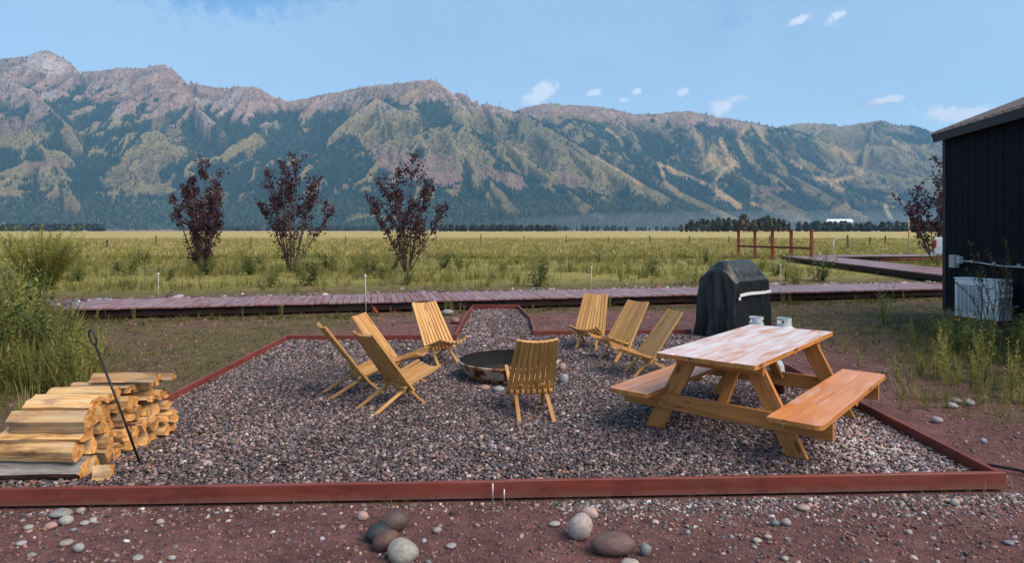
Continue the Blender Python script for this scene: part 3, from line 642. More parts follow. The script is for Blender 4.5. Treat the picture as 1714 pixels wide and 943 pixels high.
cobble(1055, 941, 17, 8, (.33, .29, .26), 'tan stone cut by the bottom edge below the largest brown cobble', 0, 10, g5)
left = [(96,858,17,6,(.22,.22,.22),'long flat grey stone just below the front board at the left'), (108,870,11,8,(.30,.30,.28),'pale grey rounded stone under the long flat grey stone'),
 (82,879,10,6,(.34,.22,.20),'pink flat stone left of the pale grey rounded stone'), (46,882,8,4,(.28,.27,.26),'small pale flat stone furthest up at the lower left'),
 (32,908,9,4,(.30,.30,.32),'white flat stone near the left edge of the dirt'), (129,915,9,7,(.26,.27,.27),'grey square-ended stone standing alone at the lower left'),
 (108,907,11,5,(.25,.23,.22),'slanted grey-brown stone left of the square-ended stone'), (154,868,7,5,(.33,.32,.31),'rounded white stone right of the long flat stone'),
 (139,873,8,4,(.31,.29,.28),'small pale stone touching the rounded white stone'), (122,884,5,3,(.18,.20,.22),'tiny bluish stone among the lower left stones'),
 (229,931,10,4,(.27,.27,.26),'flat pale stone at the bottom edge left of the moss tuft'), (286,932,7,4,(.28,.28,.27),'small flat stone at the bottom edge right of the moss tuft'),
 (133,852,8,5,(.29,.25,.24),'small rounded stone tucked against the front board at the left'), (51,927,8,4,(.20,.19,.19),'dull grey stone low at the left edge'),
 (267,870,7,5,(.30,.27,.26),'pale pebble-like stone alone below the front board'), (755,912,9,4,(.25,.25,.26),'flat grey stone right of the left cobble pile'),
 (731,886,8,5,(.26,.24,.23),'slanted pale stone between the two cobble groups'), (929,877,10,4,(.33,.32,.31),'white elongated stone left of the right cobble group')]
right = [(1347,847,11,5,(.34,.25,.22),'wide pinkish flat stone below the front board at the right'), (1318,873,8,6,(.27,.25,.24),'rounded grey stone below the wide pinkish flat one'),
 (1299,874,7,5,(.14,.17,.19),'blue-grey stone left of the rounded grey one'), (1268,903,7,4,(.33,.31,.30),'pale pair-like stone on bare dirt right of the middle'),
 (1286,897,7,4,(.33,.25,.22),'pinkish stone on bare dirt right of the middle'), (1152,886,5,4,(.22,.23,.23),'small grey stone right of the large cobbles'),
 (1600,838,8,6,(.33,.28,.26),'pale pink stone below the right end of the front board'), (1514,829,6,7,(.32,.21,.18),'reddish stone leaning on the front board toward its right end'),
 (1691,907,8,4,(.17,.19,.22),'blue-grey flat stone near the right edge'), (1315,934,6,4,(.33,.31,.30),'small white stone at the bottom edge right of the middle'), (1523,888,6,5,(.33,.27,.25),'pinkish white stone alone on the dirt at the lower right')]
for k, q in enumerate(left+right): cobble(*q[:5], q[5], random.uniform(-25, 25), 20+k)
for k, q in enumerate([(90,614,14,9,(.24,.24,.23),'pale rounded stone among the weeds above the firewood'), (83,627,18,5,(.26,.25,.24),'long flat pale stone in the grass above the firewood'),
    (560,575,6,3,(.2,.19,.19),'grey pebble just behind the gravel frame at the left'), (762,536,9,6,(.24,.11,.10),'reddish stone beside the gravel path by the boardwalk'), (749,522,10,5,(.24,.24,.24),'grey stone left of the gravel path under the boardwalk edge'),
    (1449,640,10,5,(.22,.21,.21),'pale flat stone on dirt right of the picnic bench'), (1626,672,8,6,(.3,.29,.3),'white stone in the weeds at the right'), (1603,669,8,5,(.2,.18,.18),'grey stone left of the white stone in the right weeds'),
    (1570,700,9,6,(.31,.27,.28),'rounded pale stone on the dirt at the right'), (1595,677,9,5,(.33,.3,.3),'whitish flat stone below the right weeds'), (1648,736,6,5,(.25,.27,.31),'bluish white stone above the garden hose')]):
    cobble(*q[:5], q[5], random.uniform(-25, 25), 60+k, 'stones lying in the grass and weeds')

# ------------------------------------------------------------------ timber edging
t = thing('timber_edging', 'red stained timber boards on edge framing the gravel patio and its short path', 'edging', (0, 0, 0))
def edge(a, b, h=.115, zb=-.01, th=.04, lab=None):
    o = stick('board', (a[0], a[1], zb+h/2+.01), (b[0], b[1], zb+h/2+.01), th, h, M_EDGE, t, bv=.003)
    if lab: o['label'] = lab
edge((-.052, 4.586), (3.62, 4.748), .122); edge((-4.6, 4.405), (-.058, 4.586), .118)
edge((3.60, 4.79), (3.70, 10.45)); edge((-3.70, 6.35), (-3.83, 10.93)); edge((-3.85, 10.97), (-.99, 10.99)); edge((.42, 11.46), (3.22, 11.63))
edge((-.97, 11.02), (-.99, 13.6)); edge((-.99, 13.6), (-.93, 15.33)); edge((.40, 11.44), (.38, 13.3)); edge((.38, 13.3), (.15, 15.33)); edge((-.93, 15.36), (.17, 15.36), .13)
M_STEEL, _, _ = material('dull_steel', .4, (.45, .46, .48), metal=.7)
for x, zt, lab in ((-.135, .125, 'taller thin metal pin standing before the joint of the front board'), (-.055, .085, 'shorter thin metal pin right of the front board joint')):
    m = MB(); m.tube([(0, 0, -.05), (0, 0, zt)], .005, 6); o = m.build('metal_pin', M_STEEL); o.location = (x, 4.52, 0); tag(o, lab, 'stake', 'metal pins before the front board')

# ------------------------------------------------------------------ boardwalks
def planks(root, a, b, c, d, zt, pitch, individually=True, th=.035):
    """deck between near edge a-b and far edge c-d"""
    a, b, c, d = map(Vector, (a, b, c, d)); L = (b-a).length; n_ = int(L/pitch); mb = MB()
    for k in range(n_):
        s_ = (k+.5)/n_; p = a.lerp(b, s_); q = c.lerp(d, s_); dz = random.uniform(-.003, .003)
        e = random.uniform(-.02, .02); dr = (q-p).normalized()
        p0 = Vector((*(p+dr*e), zt-th/2+dz)); p1 = Vector((*(q+dr*random.uniform(-.02, .02)), zt-th/2+dz))
        if individually:
            ln = round((p1-p0).length, 1); p1 = p0+(p1-p0).normalized()*ln; stick('plank', p0, p1, L/n_-.013, th, M_DECK, root)
        else: mb.beam(p0, p1, L/n_-.012, th)
    if not individually: tag(mb.build('plank_deck', M_DECK, root), kind='stuff')
t = thing('boardwalk', 'long low boardwalk of weathered red planks crossing behind the gravel patio', 'boardwalk', (0, 0, 0))
dv = Vector((.976, .217)); nv = Vector((-.217, .976)); A = Vector((-9.6, 13.5)); B_ = Vector((13.3, 18.58))
planks(t, A, B_, A+nv*1.86, B_+nv*1.86, .25, .158)
for off, nm in ((.10, 'joist'), (.95, 'joist'), (1.76, 'joist')):
    stick(nm, Vector((*(A+nv*off), .13)), Vector((*(B_+nv*off), .13)), .045, .165, M_DECK_D, t)
for k in range(12):
    s_ = k*2.05+.9; p = A+dv*s_
    for off in (.16, 1.70): stick('post', Vector((*(p+nv*off), -.05)), Vector((*(p+nv*off), .20)), .10, .10, M_RED if k in (3, 7, 10) else M_DECK_D, t, up=(1, 0, 0))
for k in (3.1, 7.35, 9.6): p = A+dv*k*2.1; stick('brace', Vector((*(p-nv*.02+dv*.12), -.02)), Vector((*(p+nv*.1), .18)), .07, .05, M_RED, t)
t = thing('boardwalk', 'narrow boardwalk running away from the dark barn toward the red railing', 'boardwalk', (0, 0, 0))
a, b, c, d = (15.3, 21.5), (17.0, 40.5), (17.7, 21.3), (19.6, 40.3)
planks(t, a, b, c, d, .30, .16, False)
for p, q in ((a, b), (c, d)): stick('joist', (p[0]*.995+.05, p[1], .17), (q[0]*.995+.05, q[1], .17), .05, .18, M_DECK_D, t)
for k in range(7):
    y = 22+k*3; xx = 15.45+.0895*(y-21.5); stick('post', (xx, y, -.1), (xx, y, .2), .1, .1, M_DECK_D, t, up=(1, 0, 0))
t = thing('boardwalk', 'farthest boardwalk crossing to the right behind the white truck', 'boardwalk', (0, 0, 0))
planks(t, (19.7, 39.6), (31, 41.2), (19.5, 42.2), (31, 43.8), .30, .16, False)
stick('joist', (19.7, 39.66, .17), (31, 41.26, .17), .05, .18, M_DECK_D, t)
for k, xx in enumerate((21, 23, 25, 27, 29)): stick('post', (xx, 39.9+.14*(xx-19.7), -.1), (xx, 39.9+.14*(xx-19.7), .2), .1, .1, M_RED, t, up=(1, 0, 0))
stick('beam', (22.6, 39.2, .16), (27.8, 39.95, .14), .12, .13, M_RED, t)

# ------------------------------------------------------------------ red railing
t = thing('red_railing', 'red timber railing with five posts standing in the weeds by the far boardwalk', 'railing', (16.9, 42, 0))
ra, rb = Vector((-1.1, 3.0, 0)), Vector((1.2, -3.0, 0))
for k in range(5):
    p = ra.lerp(rb, k/4); stick('post', p+Vector((0, 0, .0)), p+Vector((0, 0, 1.90)), .15, .15, M_RED, t, up=(1, 0, 0))
e = (rb-ra).normalized()*.12
stick('rail', ra-e+Vector((0, 0, 1.94)), rb+e+Vector((0, 0, 1.94)), .24, .06, M_RED, t)
stick('rail', ra+Vector((-.09, 0, .82)), rb+Vector((-.09, 0, .82)), .04, .14, M_RED, t)

# ------------------------------------------------------------------ thin stakes
M_STAKE, _, _ = material('galvanised_stake', .5, (.40, .42, .46), metal=.2)
M_CAP, _, _ = material('pale_plastic_cap', .4, (.72, .74, .78))
def stake(px, ptop, pbase, label, d=None, name='marker_stake', lean=0, r=.009, mid=None):
    b = P(px, pbase) if d is None else Vector(((px-857)/FPX*d, d, 0)); h = CAMH+(HZ-ptop)*b.y/FPX
    t = thing(name, label, 'stake', b, 0, 'thin stakes along the boardwalks')
    m = MB(); m.tube([(0, 0, -.1), (lean, 0, h-.03)], r, 6); m.build('pole', M_STAKE, t)
    m = MB(); m.lathe([(.001, h-.06), (r*2.0, h-.05), (r*2.6, h-.01), (.001, h)], 8, (lean, 0, 0)); m.build('cap', M_CAP, t)
    if mid:
        m = MB(); m.tube([(0, 0, h*.45), (0, 0, h*.8)], r*1.15, 6); m.build('band', mid, t)
stake(265, 457, 500, 'thin grey stake behind the boardwalk, leftmost', 17.2)
stake(613, 460, 528, 'thin grey stake in front of the boardwalk left of the folding chairs', 14.1, lean=-.02)
stake(990, 447, 0, 'thin grey stake behind the boardwalk above the right-hand chairs', 18.6)
stake(1308, 443, 500, 'thin pale stake just right of the covered grill', 16.9, lean=-.03)
stake(1395, 401, 428, 'short white stake by the start of the farthest boardwalk', 41, r=.03)
M_ORANGE, _, _ = material('faded_orange_band', .5, (.62, .25, .12))
stake(1521, 355, 428, 'tall white and orange marker pole near the white truck', 43.2, 'marker_pole', r=.035, mid=M_ORANGE)

# ------------------------------------------------------------------ pasture fence posts
fx_ = [(9.5, 62), (17, 64), (179, 64), (261, 90), (340, 90), (420, 92), (501, 92), (578, 92), (655, 92), (730, 92), (805, 92), (877, 92), (948, 92), (1018, 92), (1088, 92), (1154, 92), (1220, 92), (1289, 90), (1419, 62), (1456, 80), (1482, 88)]
t = thing('pasture_fence', 'wire fence on weathered posts running across the field before the mountains', 'fence', (0, 0, 0))
tops = []
for k, (px, d) in enumerate(fx_):
    x = (px-857)/FPX*d; h = 1.12+.12*math.sin(k*2.3); h = 1.45 if px in (805, 1419) else h
    stick('fence_post', (x, d, -.2), (x+random.uniform(-.04, .04), d, h), .15, .13, M_GREYPOST, t, up=(1, 0, 0)); tops.append((x, d-.08))
m = MB()
for hgt in (.5, .95):
    for a, b in zip(tops[3:18], tops[4:18]): m.tube([(a[0], a[1], hgt), ((a[0]+b[0])/2, (a[1]+b[1])/2, hgt-.04), (b[0], b[1], hgt)], .008, 4, caps=False)
m.build('wire', M_GREYPOST, t)

# ------------------------------------------------------------------ vegetation
def blade_tuft(name, nb, h, spread, wd, mat, seed, lean=.35):
    rd = random.Random(seed); m = MB()
    for _ in range(nb):
        a = rd.uniform(0, 6.283); r = spread*rd.random(); b = Vector((r*math.cos(a), r*math.sin(a), 0)); hh = h*rd.uniform(.5, 1.1)
        a2 = a+rd.uniform(-1, 1); l = Vector((math.cos(a2), math.sin(a2), 0))*hh*lean*rd.uniform(.2, 1.2); s_ = Vector((-math.sin(a2), math.cos(a2), 0))*wd*rd.uniform(.6, 1.2)
        m.add([b-s_, b+s_, b+l*.45+Vector((0, 0, hh*.6))+s_*.8, b+l*.45+Vector((0, 0, hh*.6))-s_*.8, b+l+Vector((0, 0, hh))], [(0, 1, 2, 3), (3, 2, 4)])
    return m.mesh(name, mat)
def weed_mesh(name, stems, h, nl, ll, spread, mat, seed, droop=.2, tipseed=False, lw=.32, narrow=.9):
    rd = random.Random(seed); m = MB()
    for _ in range(stems):
        a = rd.uniform(0, 6.283); r0 = spread*.35*rd.random(); b = Vector((r0*math.cos(a), r0*math.sin(a), 0)); hh = h*rd.uniform(.6, 1.05)
        tip = b+Vector((math.cos(a), math.sin(a), 0))*spread*rd.uniform(.2, 1)+Vector((0, 0, hh)); mid = b.lerp(tip, .5)+Vector((0, 0, hh*.08))
        def pt(t): return (1-t)**2*b+2*t*(1-t)*mid+t*t*tip
        m.tube([pt(0), pt(.5), pt(1)], [h*.008, h*.006, h*.002], 3, caps=False)
        for k in range(nl):
            t = .12+.88*(k+rd.random())/nl; p = pt(t); ang = rd.uniform(0, 6.283); L_ = ll*rd.uniform(.6, 1.2)*(1-narrow*.6*t)
            up = rd.uniform(.1, .9)-droop; dr = Vector((math.cos(ang), math.sin(ang), up)).normalized(); sd_ = dr.cross(Vector((0, 0, 1))).normalized()*L_*lw*.5
            m.add([p, p+dr*L_*.5+sd_, p+dr*L_-Vector((0, 0, L_*droop)), p+dr*L_*.5-sd_], [(0, 1, 2, 3)])
    return m.mesh(name, mat)
T1 = [blade_tuft('grass_piece', 12, 1, .35, .022, M_GRASS, 1), blade_tuft('grass_piece', 10, 1, .28, .018, M_GRASS, 2, .6), blade_tuft('grass_piece', 14, .8, .4, .02, M_GRASS, 3)]
T2 = [blade_tuft('tall_grass_piece', 16, 1, .32, .012, M_GRASS, 4, .25), weed_mesh('weed_piece', 4, 1, 9, .20, .25, M_WEED, 5), blade_tuft('tall_grass_piece', 14, 1, .4, .012, M_GRASS, 6, .4), weed_mesh('weed_piece', 3, 1.1, 12, .16, .15, M_WEED, 7)]
def rot_up(n, j=.12): return np.stack([rng.normal(0, j, n), rng.normal(0, j, n), rng.uniform(0, 6.28, n)], 1)
GCOL = np.array([(.27, .25, .060), (.18, .19, .045), (.33, .27, .085), (.46, .36, .17), (.09, .10, .030)])
def gtint(n, p=(3, 3, 3, 1.2, 2)):
    p = np.array(p)/sum(p); return GCOL[rng.choice(5, n, p=p)]*rng.uniform(.7, 1.25, (n, 1))
# short sparse grass around the patio
n = 90000; y = rng.uniform(4.4, 18, n); x = rng.uniform(-1.0, 1.0, n)*(y+1.5)
g_ = grassy(x, y); ok = (rng.random(n) < g_**1.3) & ~inpoly(x, y, [(-4.35, 4.38), (3.75, 4.68), (3.9, 11.8), (.5, 11.6), (.3, 15.5), (-1.1, 15.5), (-1.1, 11.1), (-3.98, 11.1), (-3.9, 6.2), (-4.35, 6.0)]) & (y < bw_line(x)+.1)
x, y = x[ok], y[ok]; n = len(x); h = .034*rng.gamma(4, .25, n)*(1+1.2*np.exp(-((y-bw_line(x)+.5)/.45)**2))
scatter('grass', T1, np.stack([x, y, ground_h(x, y)-.005], 1), rot_up(n, .3), np.stack([h*1.2, h*1.2, h], 1), gtint(n, (2, 3, 3, 2, 3))*.62, 'short patchy grass growing over the dirt on both sides of the patio', 'grass')
n = 900; y = rng.uniform(3.3, 4.3, n); x = rng.uniform(-4.4, 4.4, n); ok = fbm(x*1.1+50, y*1.1, 4) > .22; x, y = x[ok], y[ok]; n = len(x); h = .022*rng.gamma(4, .25, n)
scatter('grass', T1, np.stack([x, y, ground_h(x, y)], 1), rot_up(n, .3), np.stack([h*1.6, h*1.6, h], 1), gtint(n)*.7, 'tiny mossy green tufts in the foreground dirt', 'grass')
# weedy strip and meadow beyond the boardwalk
n = 34000; y = rng.uniform(16, 48, n); x = rng.uniform(-.95, .95, n)*(y+2); bl = bw_line(x); s_ = y-bl-4.3+1.3*fbm(x*.4, y*.4, 3)
rough = fbm(x*.22+4, y*.3+8, 3); ok = (s_ > 0) & (rng.random(n) < np.clip(.15+s_*.17, 0, 1)*np.where((s_ < 10), .55+1.9*rough, .8)) & ~((x > 14.6) & (x < 20) & (y < 41.5)) & ~((x > 19) & (y > 38.5) & (y < 44.5))
x, y, s_ = x[ok], y[ok], s_[ok]; n = len(x); rt = fbm(x*.15+9, y*.2, 3)
h = (.22+.16*np.exp(-((s_-5)/4.5)**2)+.25*np.clip(rt, -.3, 1))*rng.gamma(8, 1/8, n); h = h*(.62+.38*sstep(6, 16, s_)); h = np.clip(h*rng.choice([.6, 1, 1, 1.6], n, p=[.3, .35, .25, .1]), .06, .95)
scatter('meadow_weeds', T2, np.stack([x, y, ground_h(x, y)-.01], 1), rot_up(n, .12), np.stack([h*1.25, h*1.25, h], 1), gtint(n, (3, 3.0, 2.0, 1.6, 3.2))*(1.08+.6*np.clip(fbm(x*.35+30, y*.35, 3), -.6, .8)[:, None]), 'tall yellow-green grass and weeds between the boardwalk and the field', 'weeds')
n = 22000; y = 44+rng.random(n)**1.3*110; x = rng.uniform(-.9, .9, n)*y; h = rng.uniform(.15, .42, n)
scatter('meadow_grass', [blade_tuft('meadow_piece', 14, 1, .9, .03, M_GRASS, 9, .4)], np.stack([x, y, 0*x-.02], 1), rot_up(n, .1), np.stack([h*2.4, h*2.4, h], 1), gtint(n, (3, 1.0, 3, 4, .3))*1.25, 'open pasture grass stretching toward the mountains', 'grass')
# undergrowth of the overgrown corners
def patch(cx, cy, rx, ry, n, hmin, hmax, tn, label, seedpr=T2, dk=1.0):
    a = rng.uniform(0, 6.283, n); r = np.sqrt(rng.random(n)); x = cx+rx*r*np.cos(a); y = cy+ry*r*np.sin(a); ok = y < bw_line(x)-.3; x, y, r = x[ok], y[ok], r[ok]; n = len(x)
    h = rng.uniform(hmin, hmax, n)*(1.1-.55*r)
    scatter('undergrowth', seedpr, np.stack([x, y, ground_h(x, y)-.01], 1), rot_up(n, .15), np.stack([h, h, h], 1), gtint(n, tn)*dk, label, 'weeds')
def wedge(n, u0, u1, d0, d1, hmin, hmax, tn, label, dk=1.0):
    d = rng.uniform(d0, d1, n); x = rng.uniform(u0, u1, n)*d; h = rng.uniform(hmin, hmax, n)
    scatter('undergrowth', T2, np.stack([x, d, ground_h(x, d)-.01], 1), rot_up(n, .2), np.stack([h, h, h], 1), gtint(n, tn)*dk, label, 'weeds')
wedge(1300, -.88, -.685, 7.5, 12.6, .25, .7, (3, 4, 1, .5, 3), 'dense green undergrowth filling the overgrown corner at the left')
wedge(420, .60, .86, 6.8, 12.0, .07, .30, (3, 4, 2, 1.5, 2), 'scattered low weeds between the barn and the right edge')
wedge(560, -.82, -.63, 7.4, 10.8, .08, .30, (3, 4, 2, 1.5, 2), 'bright low weeds fringing the overgrown corner')
patch(-5.8, 7.6, 1.3, 1.6, 220, .08, .28, (2, 4, 2, 1, 3), 'low green weeds behind the stacked firewood')
patch(6.9, 8.8, 1.7, 1.9, 170, .07, .26, (2, 4, 2, 1, 3), 'low weeds on the dirt right of the picnic table')
patch(8.6, 12.4, 1.6, 1.3, 240, .08, .32, (2, 4, 2, 1, 3), 'weeds around the feet of the white heat pump')
# individually built tall weeds
WM = [weed_mesh('tall_weed', 9, 1, 26, .17, .30, leaf_plain('weed_green', (.13, .16, .035), (.26, .27, .075)), 21), weed_mesh('tall_weed', 7, 1, 30, .13, .20, leaf_plain('weed_olive', (.18, .19, .042), (.33, .31, .085)), 22, -.1, lw=.25),
      weed_mesh('tall_weed', 11, 1, 22, .20, .42, leaf_plain('weed_dark', (.04, .065, .018), (.12, .15, .036)), 23, .35)]
WM2 = weed_mesh('dry_weed', 3, 1, 7, .09, .12, leaf_plain('dry_straw', (.34, .26, .14), (.46, .38, .24)), 25)
def weed(x, y, h, kind, label, group, sc=1.0):
    o = link('tall_weed', WM[kind] if kind < 3 else WM2); o.location = (x, y, float(ground_h(np.array([x]), np.array([y]))[0])-.02); o.scale = (h*sc, h*sc, h)
    o.rotation_euler = (random.uniform(-.08, .08), random.uniform(-.08, .08), random.uniform(0, 6)); return tag(o, label, 'weed', group)
for k in range(30):
    y = 8.2+random.random()*4.3; u_ = -.86+random.random()**1.1*.165; x = u_*y; hh = 1.9-(random.uniform(30, 60)+max(0, (u_+.78))*900)*y/FPX
    weed(x, y, max(.55, hh), (2, 0, 1, 2, 1)[k % 5], 'tall dark leafy weed in the overgrown clump at the left edge', 'tall weeds of the left clump', 1.0)
for k in range(34):
    y = 7.3+random.random()*3.0; x = random.uniform(-.81, -.64)*y
    weed(x, y, random.uniform(.35, .80), (1, 0, 1)[k % 3], 'upright light green weed on the near right fringe of the left clump', 'light weeds fringing the left clump')
for x, y, h, lab in ((-6.35, 8.9, .75, 'dry straw-coloured stalk leaning right above the poker loop'), (-6.9, 8.7, .62, 'dry straw-coloured stalk left of the leaning one'), (-7.25, 8.8, .72, 'pale dry stalk furthest left in the fringe weeds'), (-6.1, 6.6, .42, 'short dry stalk beside the pale stones')):
    weed(x, y, h, 3, lab, 'dry stalks at the left', .8)
for k in range(30):
    y = 7.0+random.random()*4.2; x = random.uniform(.66, .86)*y
    weed(x, y, random.uniform(.42, .80), 1 if k % 3 else 0, 'tall light green weed at the right edge beyond the picnic table', 'tall weeds at the right edge')
for px, py, ph, lab in ((1480, 545, 80, 'tall feathery weed standing before the boardwalk left of the barn'), (1462, 560, 40, 'small bushy weed left of the tall feathery one'), (1505, 640, 55, 'slender weed with pale seed head at the right of the bench'), (1536, 622, 45, 'short upright weed behind the right bench end'),
    (1562, 628, 48, 'bright weed nearest the barn on the dirt'), (1440, 618, 45, 'weed just behind the far end of the right bench'), (1415, 590, 36, 'low weed by the far corner of the picnic table'), (1530, 575, 50, 'bushy weed before the barn corner')):
    b = P(px, py); weed(b.x, b.y, ph*b.y/FPX*1.05, 1, lab, 'weeds between table and barn', .8)
for k, px in enumerate((150, 215, 330, 405, 470, 655, 690, 706, 716, 728, 745, 757, 770, 778, 1020, 1320, 1330, 1440, 1530)):
    b = Vector(((px-857)/FPX*14.6, 0)); yb = bw_line(b.x)-.22-random.random()*.25; xx = (px-857)/FPX*yb
    weed(xx, bw_line(xx)-.25-random.random()*.2, random.uniform(.22, .5), 1, 'yellow-green sprig growing along the front edge of the long boardwalk', 'sprigs along the boardwalk edge', .7)
b = P(1628, 818); weed(b.x, b.y-.10, .16, 3, 'small grassy sprout growing against the right end of the front board', 'weeds between table and barn', 1.2)
# weeds at the purple trees
for k, (px, d, h) in enumerate([(205, 27, 1.0), (222, 28, 1.25), (395, 29, 1.1), (415, 30, 1.3), (440, 29, 1.2), (500, 27, 1.1), (560, 30, 1.15), (595, 29, 1.3), (612, 30, 1.2), (770, 31, 1.35), (782, 30, 1.1), (130, 25, .9), (165, 26, .9), (840, 30, .9), (1190, 33, 1.0), (1275, 30, 1.0)]):
    weed((px-857)/FPX*d, d, h, 0 if k % 2 else 1, 'bushy green weed clump standing taller than the meadow behind the boardwalk', 'weed clumps of the meadow edge', 1.1)
for k in range(46):
    y = rng.uniform(21, 38); x = rng.uniform(-.80, .50)*y
    if x > 14 and y < 42: continue
    weed(x, y, rng.uniform(.6, 1.25), (0, 2, 2, 1)[k % 4], 'bushy green weed clump standing taller than the meadow behind the boardwalk', 'weed clumps of the meadow edge', 1.3)
# feathery shrub top at the left
sm_ = weed_mesh('green_shrub', 70, 2.15, 95, .20, .95, leaf_plain('shrub_green', (.22, .24, .05), (.40, .38, .11)), 31, .1, lw=.2, narrow=.5)
o = link('green_shrub', sm_); o.location = (-15.3, 21, 0); o.scale = (1.25, 1, .93); tag(o, 'large feathery light green shrub rising above the field at the left', 'shrub')
# willow-like shrub before the heat pump
t = thing('willow_shrub', 'sparse shrub with long bending stems in front of the white heat pump', 'shrub', (8.55, 11.6, 0))
rd = random.Random(5); ms = MB(); ml = MB()
for k in range(13):
    a = Vector((rd.uniform(-.25, .35), rd.uniform(-.15, .2), 0)); tip = a+Vector((rd.uniform(-.85, .35), rd.uniform(-.5, .3), rd.uniform(.9, 1.75))); mid = a.lerp(tip, .5)+Vector((rd.uniform(.05, .3), 0, .2))
    pt = lambda s: (1-s)**2*a+2*s*(1-s)*mid+s*s*tip
    ms.tube([pt(i/5) for i in range(6)], [.008, .007, .006, .005, .004, .002], 4, caps=False)
    for j in range(42):
        s_ = .25+.75*rd.random(); p = pt(s_); an = rd.uniform(0, 6.283); L_ = rd.uniform(.05, .10); dr = Vector((math.cos(an)*.6, math.sin(an)*.6, rd.uniform(.1, 1))).normalized(); sd_ = dr.cross(Vector((.1, .2, 1))).normalized()*L_*.16
        ml.add([p, p+dr*L_*.5+sd_, p+dr*L_, p+dr*L_*.5-sd_], [(0, 1, 2, 3)])
ms.build('stems', M_BARKP, t); ml.build('foliage', leaf_plain('willow_leaf', (.10, .105, .03), (.20, .18, .06)), t)

# purple leaved trees
def purple_tree(px, d, htop, stems, spread, nleaf, seed, label, dens_low=.5, leaf=.13):
    t = thing('purple_tree', label, 'tree', ((px-857)/FPX*d, d, 0), 0, 'purple-leaved young trees'); rd = random.Random(seed)
    ml = MB(); curves = []
    for k in range(stems):
        an = 2*math.pi*k/stems+rd.uniform(-.4, .4); sp = spread*rd.uniform(.35, 1); b = Vector((.14*math.cos(an), .14*math.sin(an), 0)); hh = htop*(1-.42*(sp/spread)**2)*rd.uniform(.80, 1.0)
        if k == 0: sp = spread*.12; hh = htop
        tip = Vector((sp*math.cos(an), sp*math.sin(an), hh)); mid = b.lerp(tip, .5)+Vector((rd.uniform(-.15, .15), rd.uniform(-.15, .15), hh*.10))
        pts = [(1-s)**2*b+2*s*(1-s)*mid+s*s*tip for s in [i/9 for i in range(10)]]
        m = MB(); m.tube(pts, [.035*(1-.085*i)+.003 for i in range(10)], 5); m.build('trunk', M_BARKP, t)
        curves.append((pts, 1.0))
        for j in range(11):
            i = rd.randint(1, 8); a2 = rd.uniform(0, 6.283); L_ = rd.uniform(.35, .85)*(1-.05*i)*spread; p = pts[i]
            q = p+Vector((math.cos(a2)*L_*.55, math.sin(a2)*L_*.55, L_*.75)); tw = [p.lerp(q, s)+Vector((0, 0, -.06*L_*4*s*(1-s))) for s in (0, .33, .66, 1)]
            ml2.tube(tw, [.010, .008, .006, .003], 3, caps=False) if False else None; curves.append((tw, .45)); mbr.append(tw)
    for _ in range(nleaf):
        pts, wgt = rd.choice(curves); s = rd.random()**.8*(len(pts)-1); i = min(int(s), len(pts)-2); p = pts[i].lerp(pts[i+1], s-i)
        if p.z < htop*.10 or (p.z < htop*.30 and rd.random() > dens_low): continue
        for _q in range(2):
            c = p+Vector((rd.gauss(0, .075), rd.gauss(0, .075), rd.gauss(0, .075))); L_ = leaf*rd.uniform(.6, 1.25)
            e = Euler((rd.uniform(0, 6.3), rd.uniform(0, 6.3), rd.uniform(0, 6.3))).to_matrix()
            ml.add([c+e @ Vector(v)*L_ for v in ((0, 0, 0), (.38, .5, .08), (0, 1, 0), (-.38, .5, .08))], [(0, 1, 2, 3)])
    m = MB()
    for tw in mbr: m.tube(tw, [.010, .008, .006, .003], 3, caps=False)
    mbr.clear(); m.build('twigs', M_BARKP, t); ml.build('foliage', M_PURPLE, t)
mbr = []
purple_tree(338, 30, 5.35, 11, 1.5, 2500, 3, 'leftmost purple-leaved tree, the densest and most oval of the three')
purple_tree(488, 30, 5.35, 10, 2.2, 2000, 12, 'middle purple-leaved tree, open and spreading, with bare lower stems', .25)
purple_tree(682, 30, 5.5, 11, 2.0, 2300, 21, 'purple-leaved tree nearest the middle, with a low branch to its left', .45)
purple_tree(1566, 38, 6.3, 9, 2.3, 1700, 33, 'purple-leaved tree half hidden behind the dark barn', .4, .17)

# ------------------------------------------------------------------ folding slat chairs
def chair(x, y, fx, fy, label):
    a = math.atan2(-fx, fy)            # local +y faces forward
    t = thing('slat_chair', label, 'chair', (x, y, .022), a, 'folding slat chairs around the fire pit')
    for i in range(9):
        u = i-4; dish = .0013*u*u
        stick('back_slat', (u*.0575, .035, .185+dish*.3), (u*.0455, -.455+dish, .805+dish*.8), .0425, .026, M_CHAIR, t, up=(0, 1, .7))
    for i in range(8):
        u = i-3.5; dish = .0040*u*u
        stick('seat_slat', (u*.0575, -.075, .225), (u*.0575, .43-dish*.4, .350+dish), .037, .024, M_CHAIR, t)
    for s_ in (-1, 1):
        stick('rear_leg', (s_*.150, .16, .335-.03), (s_*.172, -.43, -.01), .038, .024, M_CHAIR, t)
        stick('front_leg', (s_*.112, -.085, .31), (s_*.165, .245, -.01), .040, .024, M_CHAIR, t)
    for (yy_, zz_, L_) in ((.0, .262, .25), (-.055, .30, .245), (.17, .27, .26)):
        m = MB(); m.tube([(-L_, yy_, zz_), (L_, yy_, zz_)], .008, 6); m.build('dowel', M_CHAIR, t)
    return t
chair(-1.75, 7.42, .88, .47, 'leftmost folding slat chair, seen from behind and from its side')
chair(-1.50, 8.02, .985, -.17, 'folding slat chair standing behind the two leftmost ones, its back tilted to the left')
chair(-1.22, 6.93, .72, .69, 'folding slat chair nearest the camera on the left, brown back of slats toward us')
chair(-1.03, 9.16, .62, -.78, 'folding slat chair left of the gravel path, facing the camera')
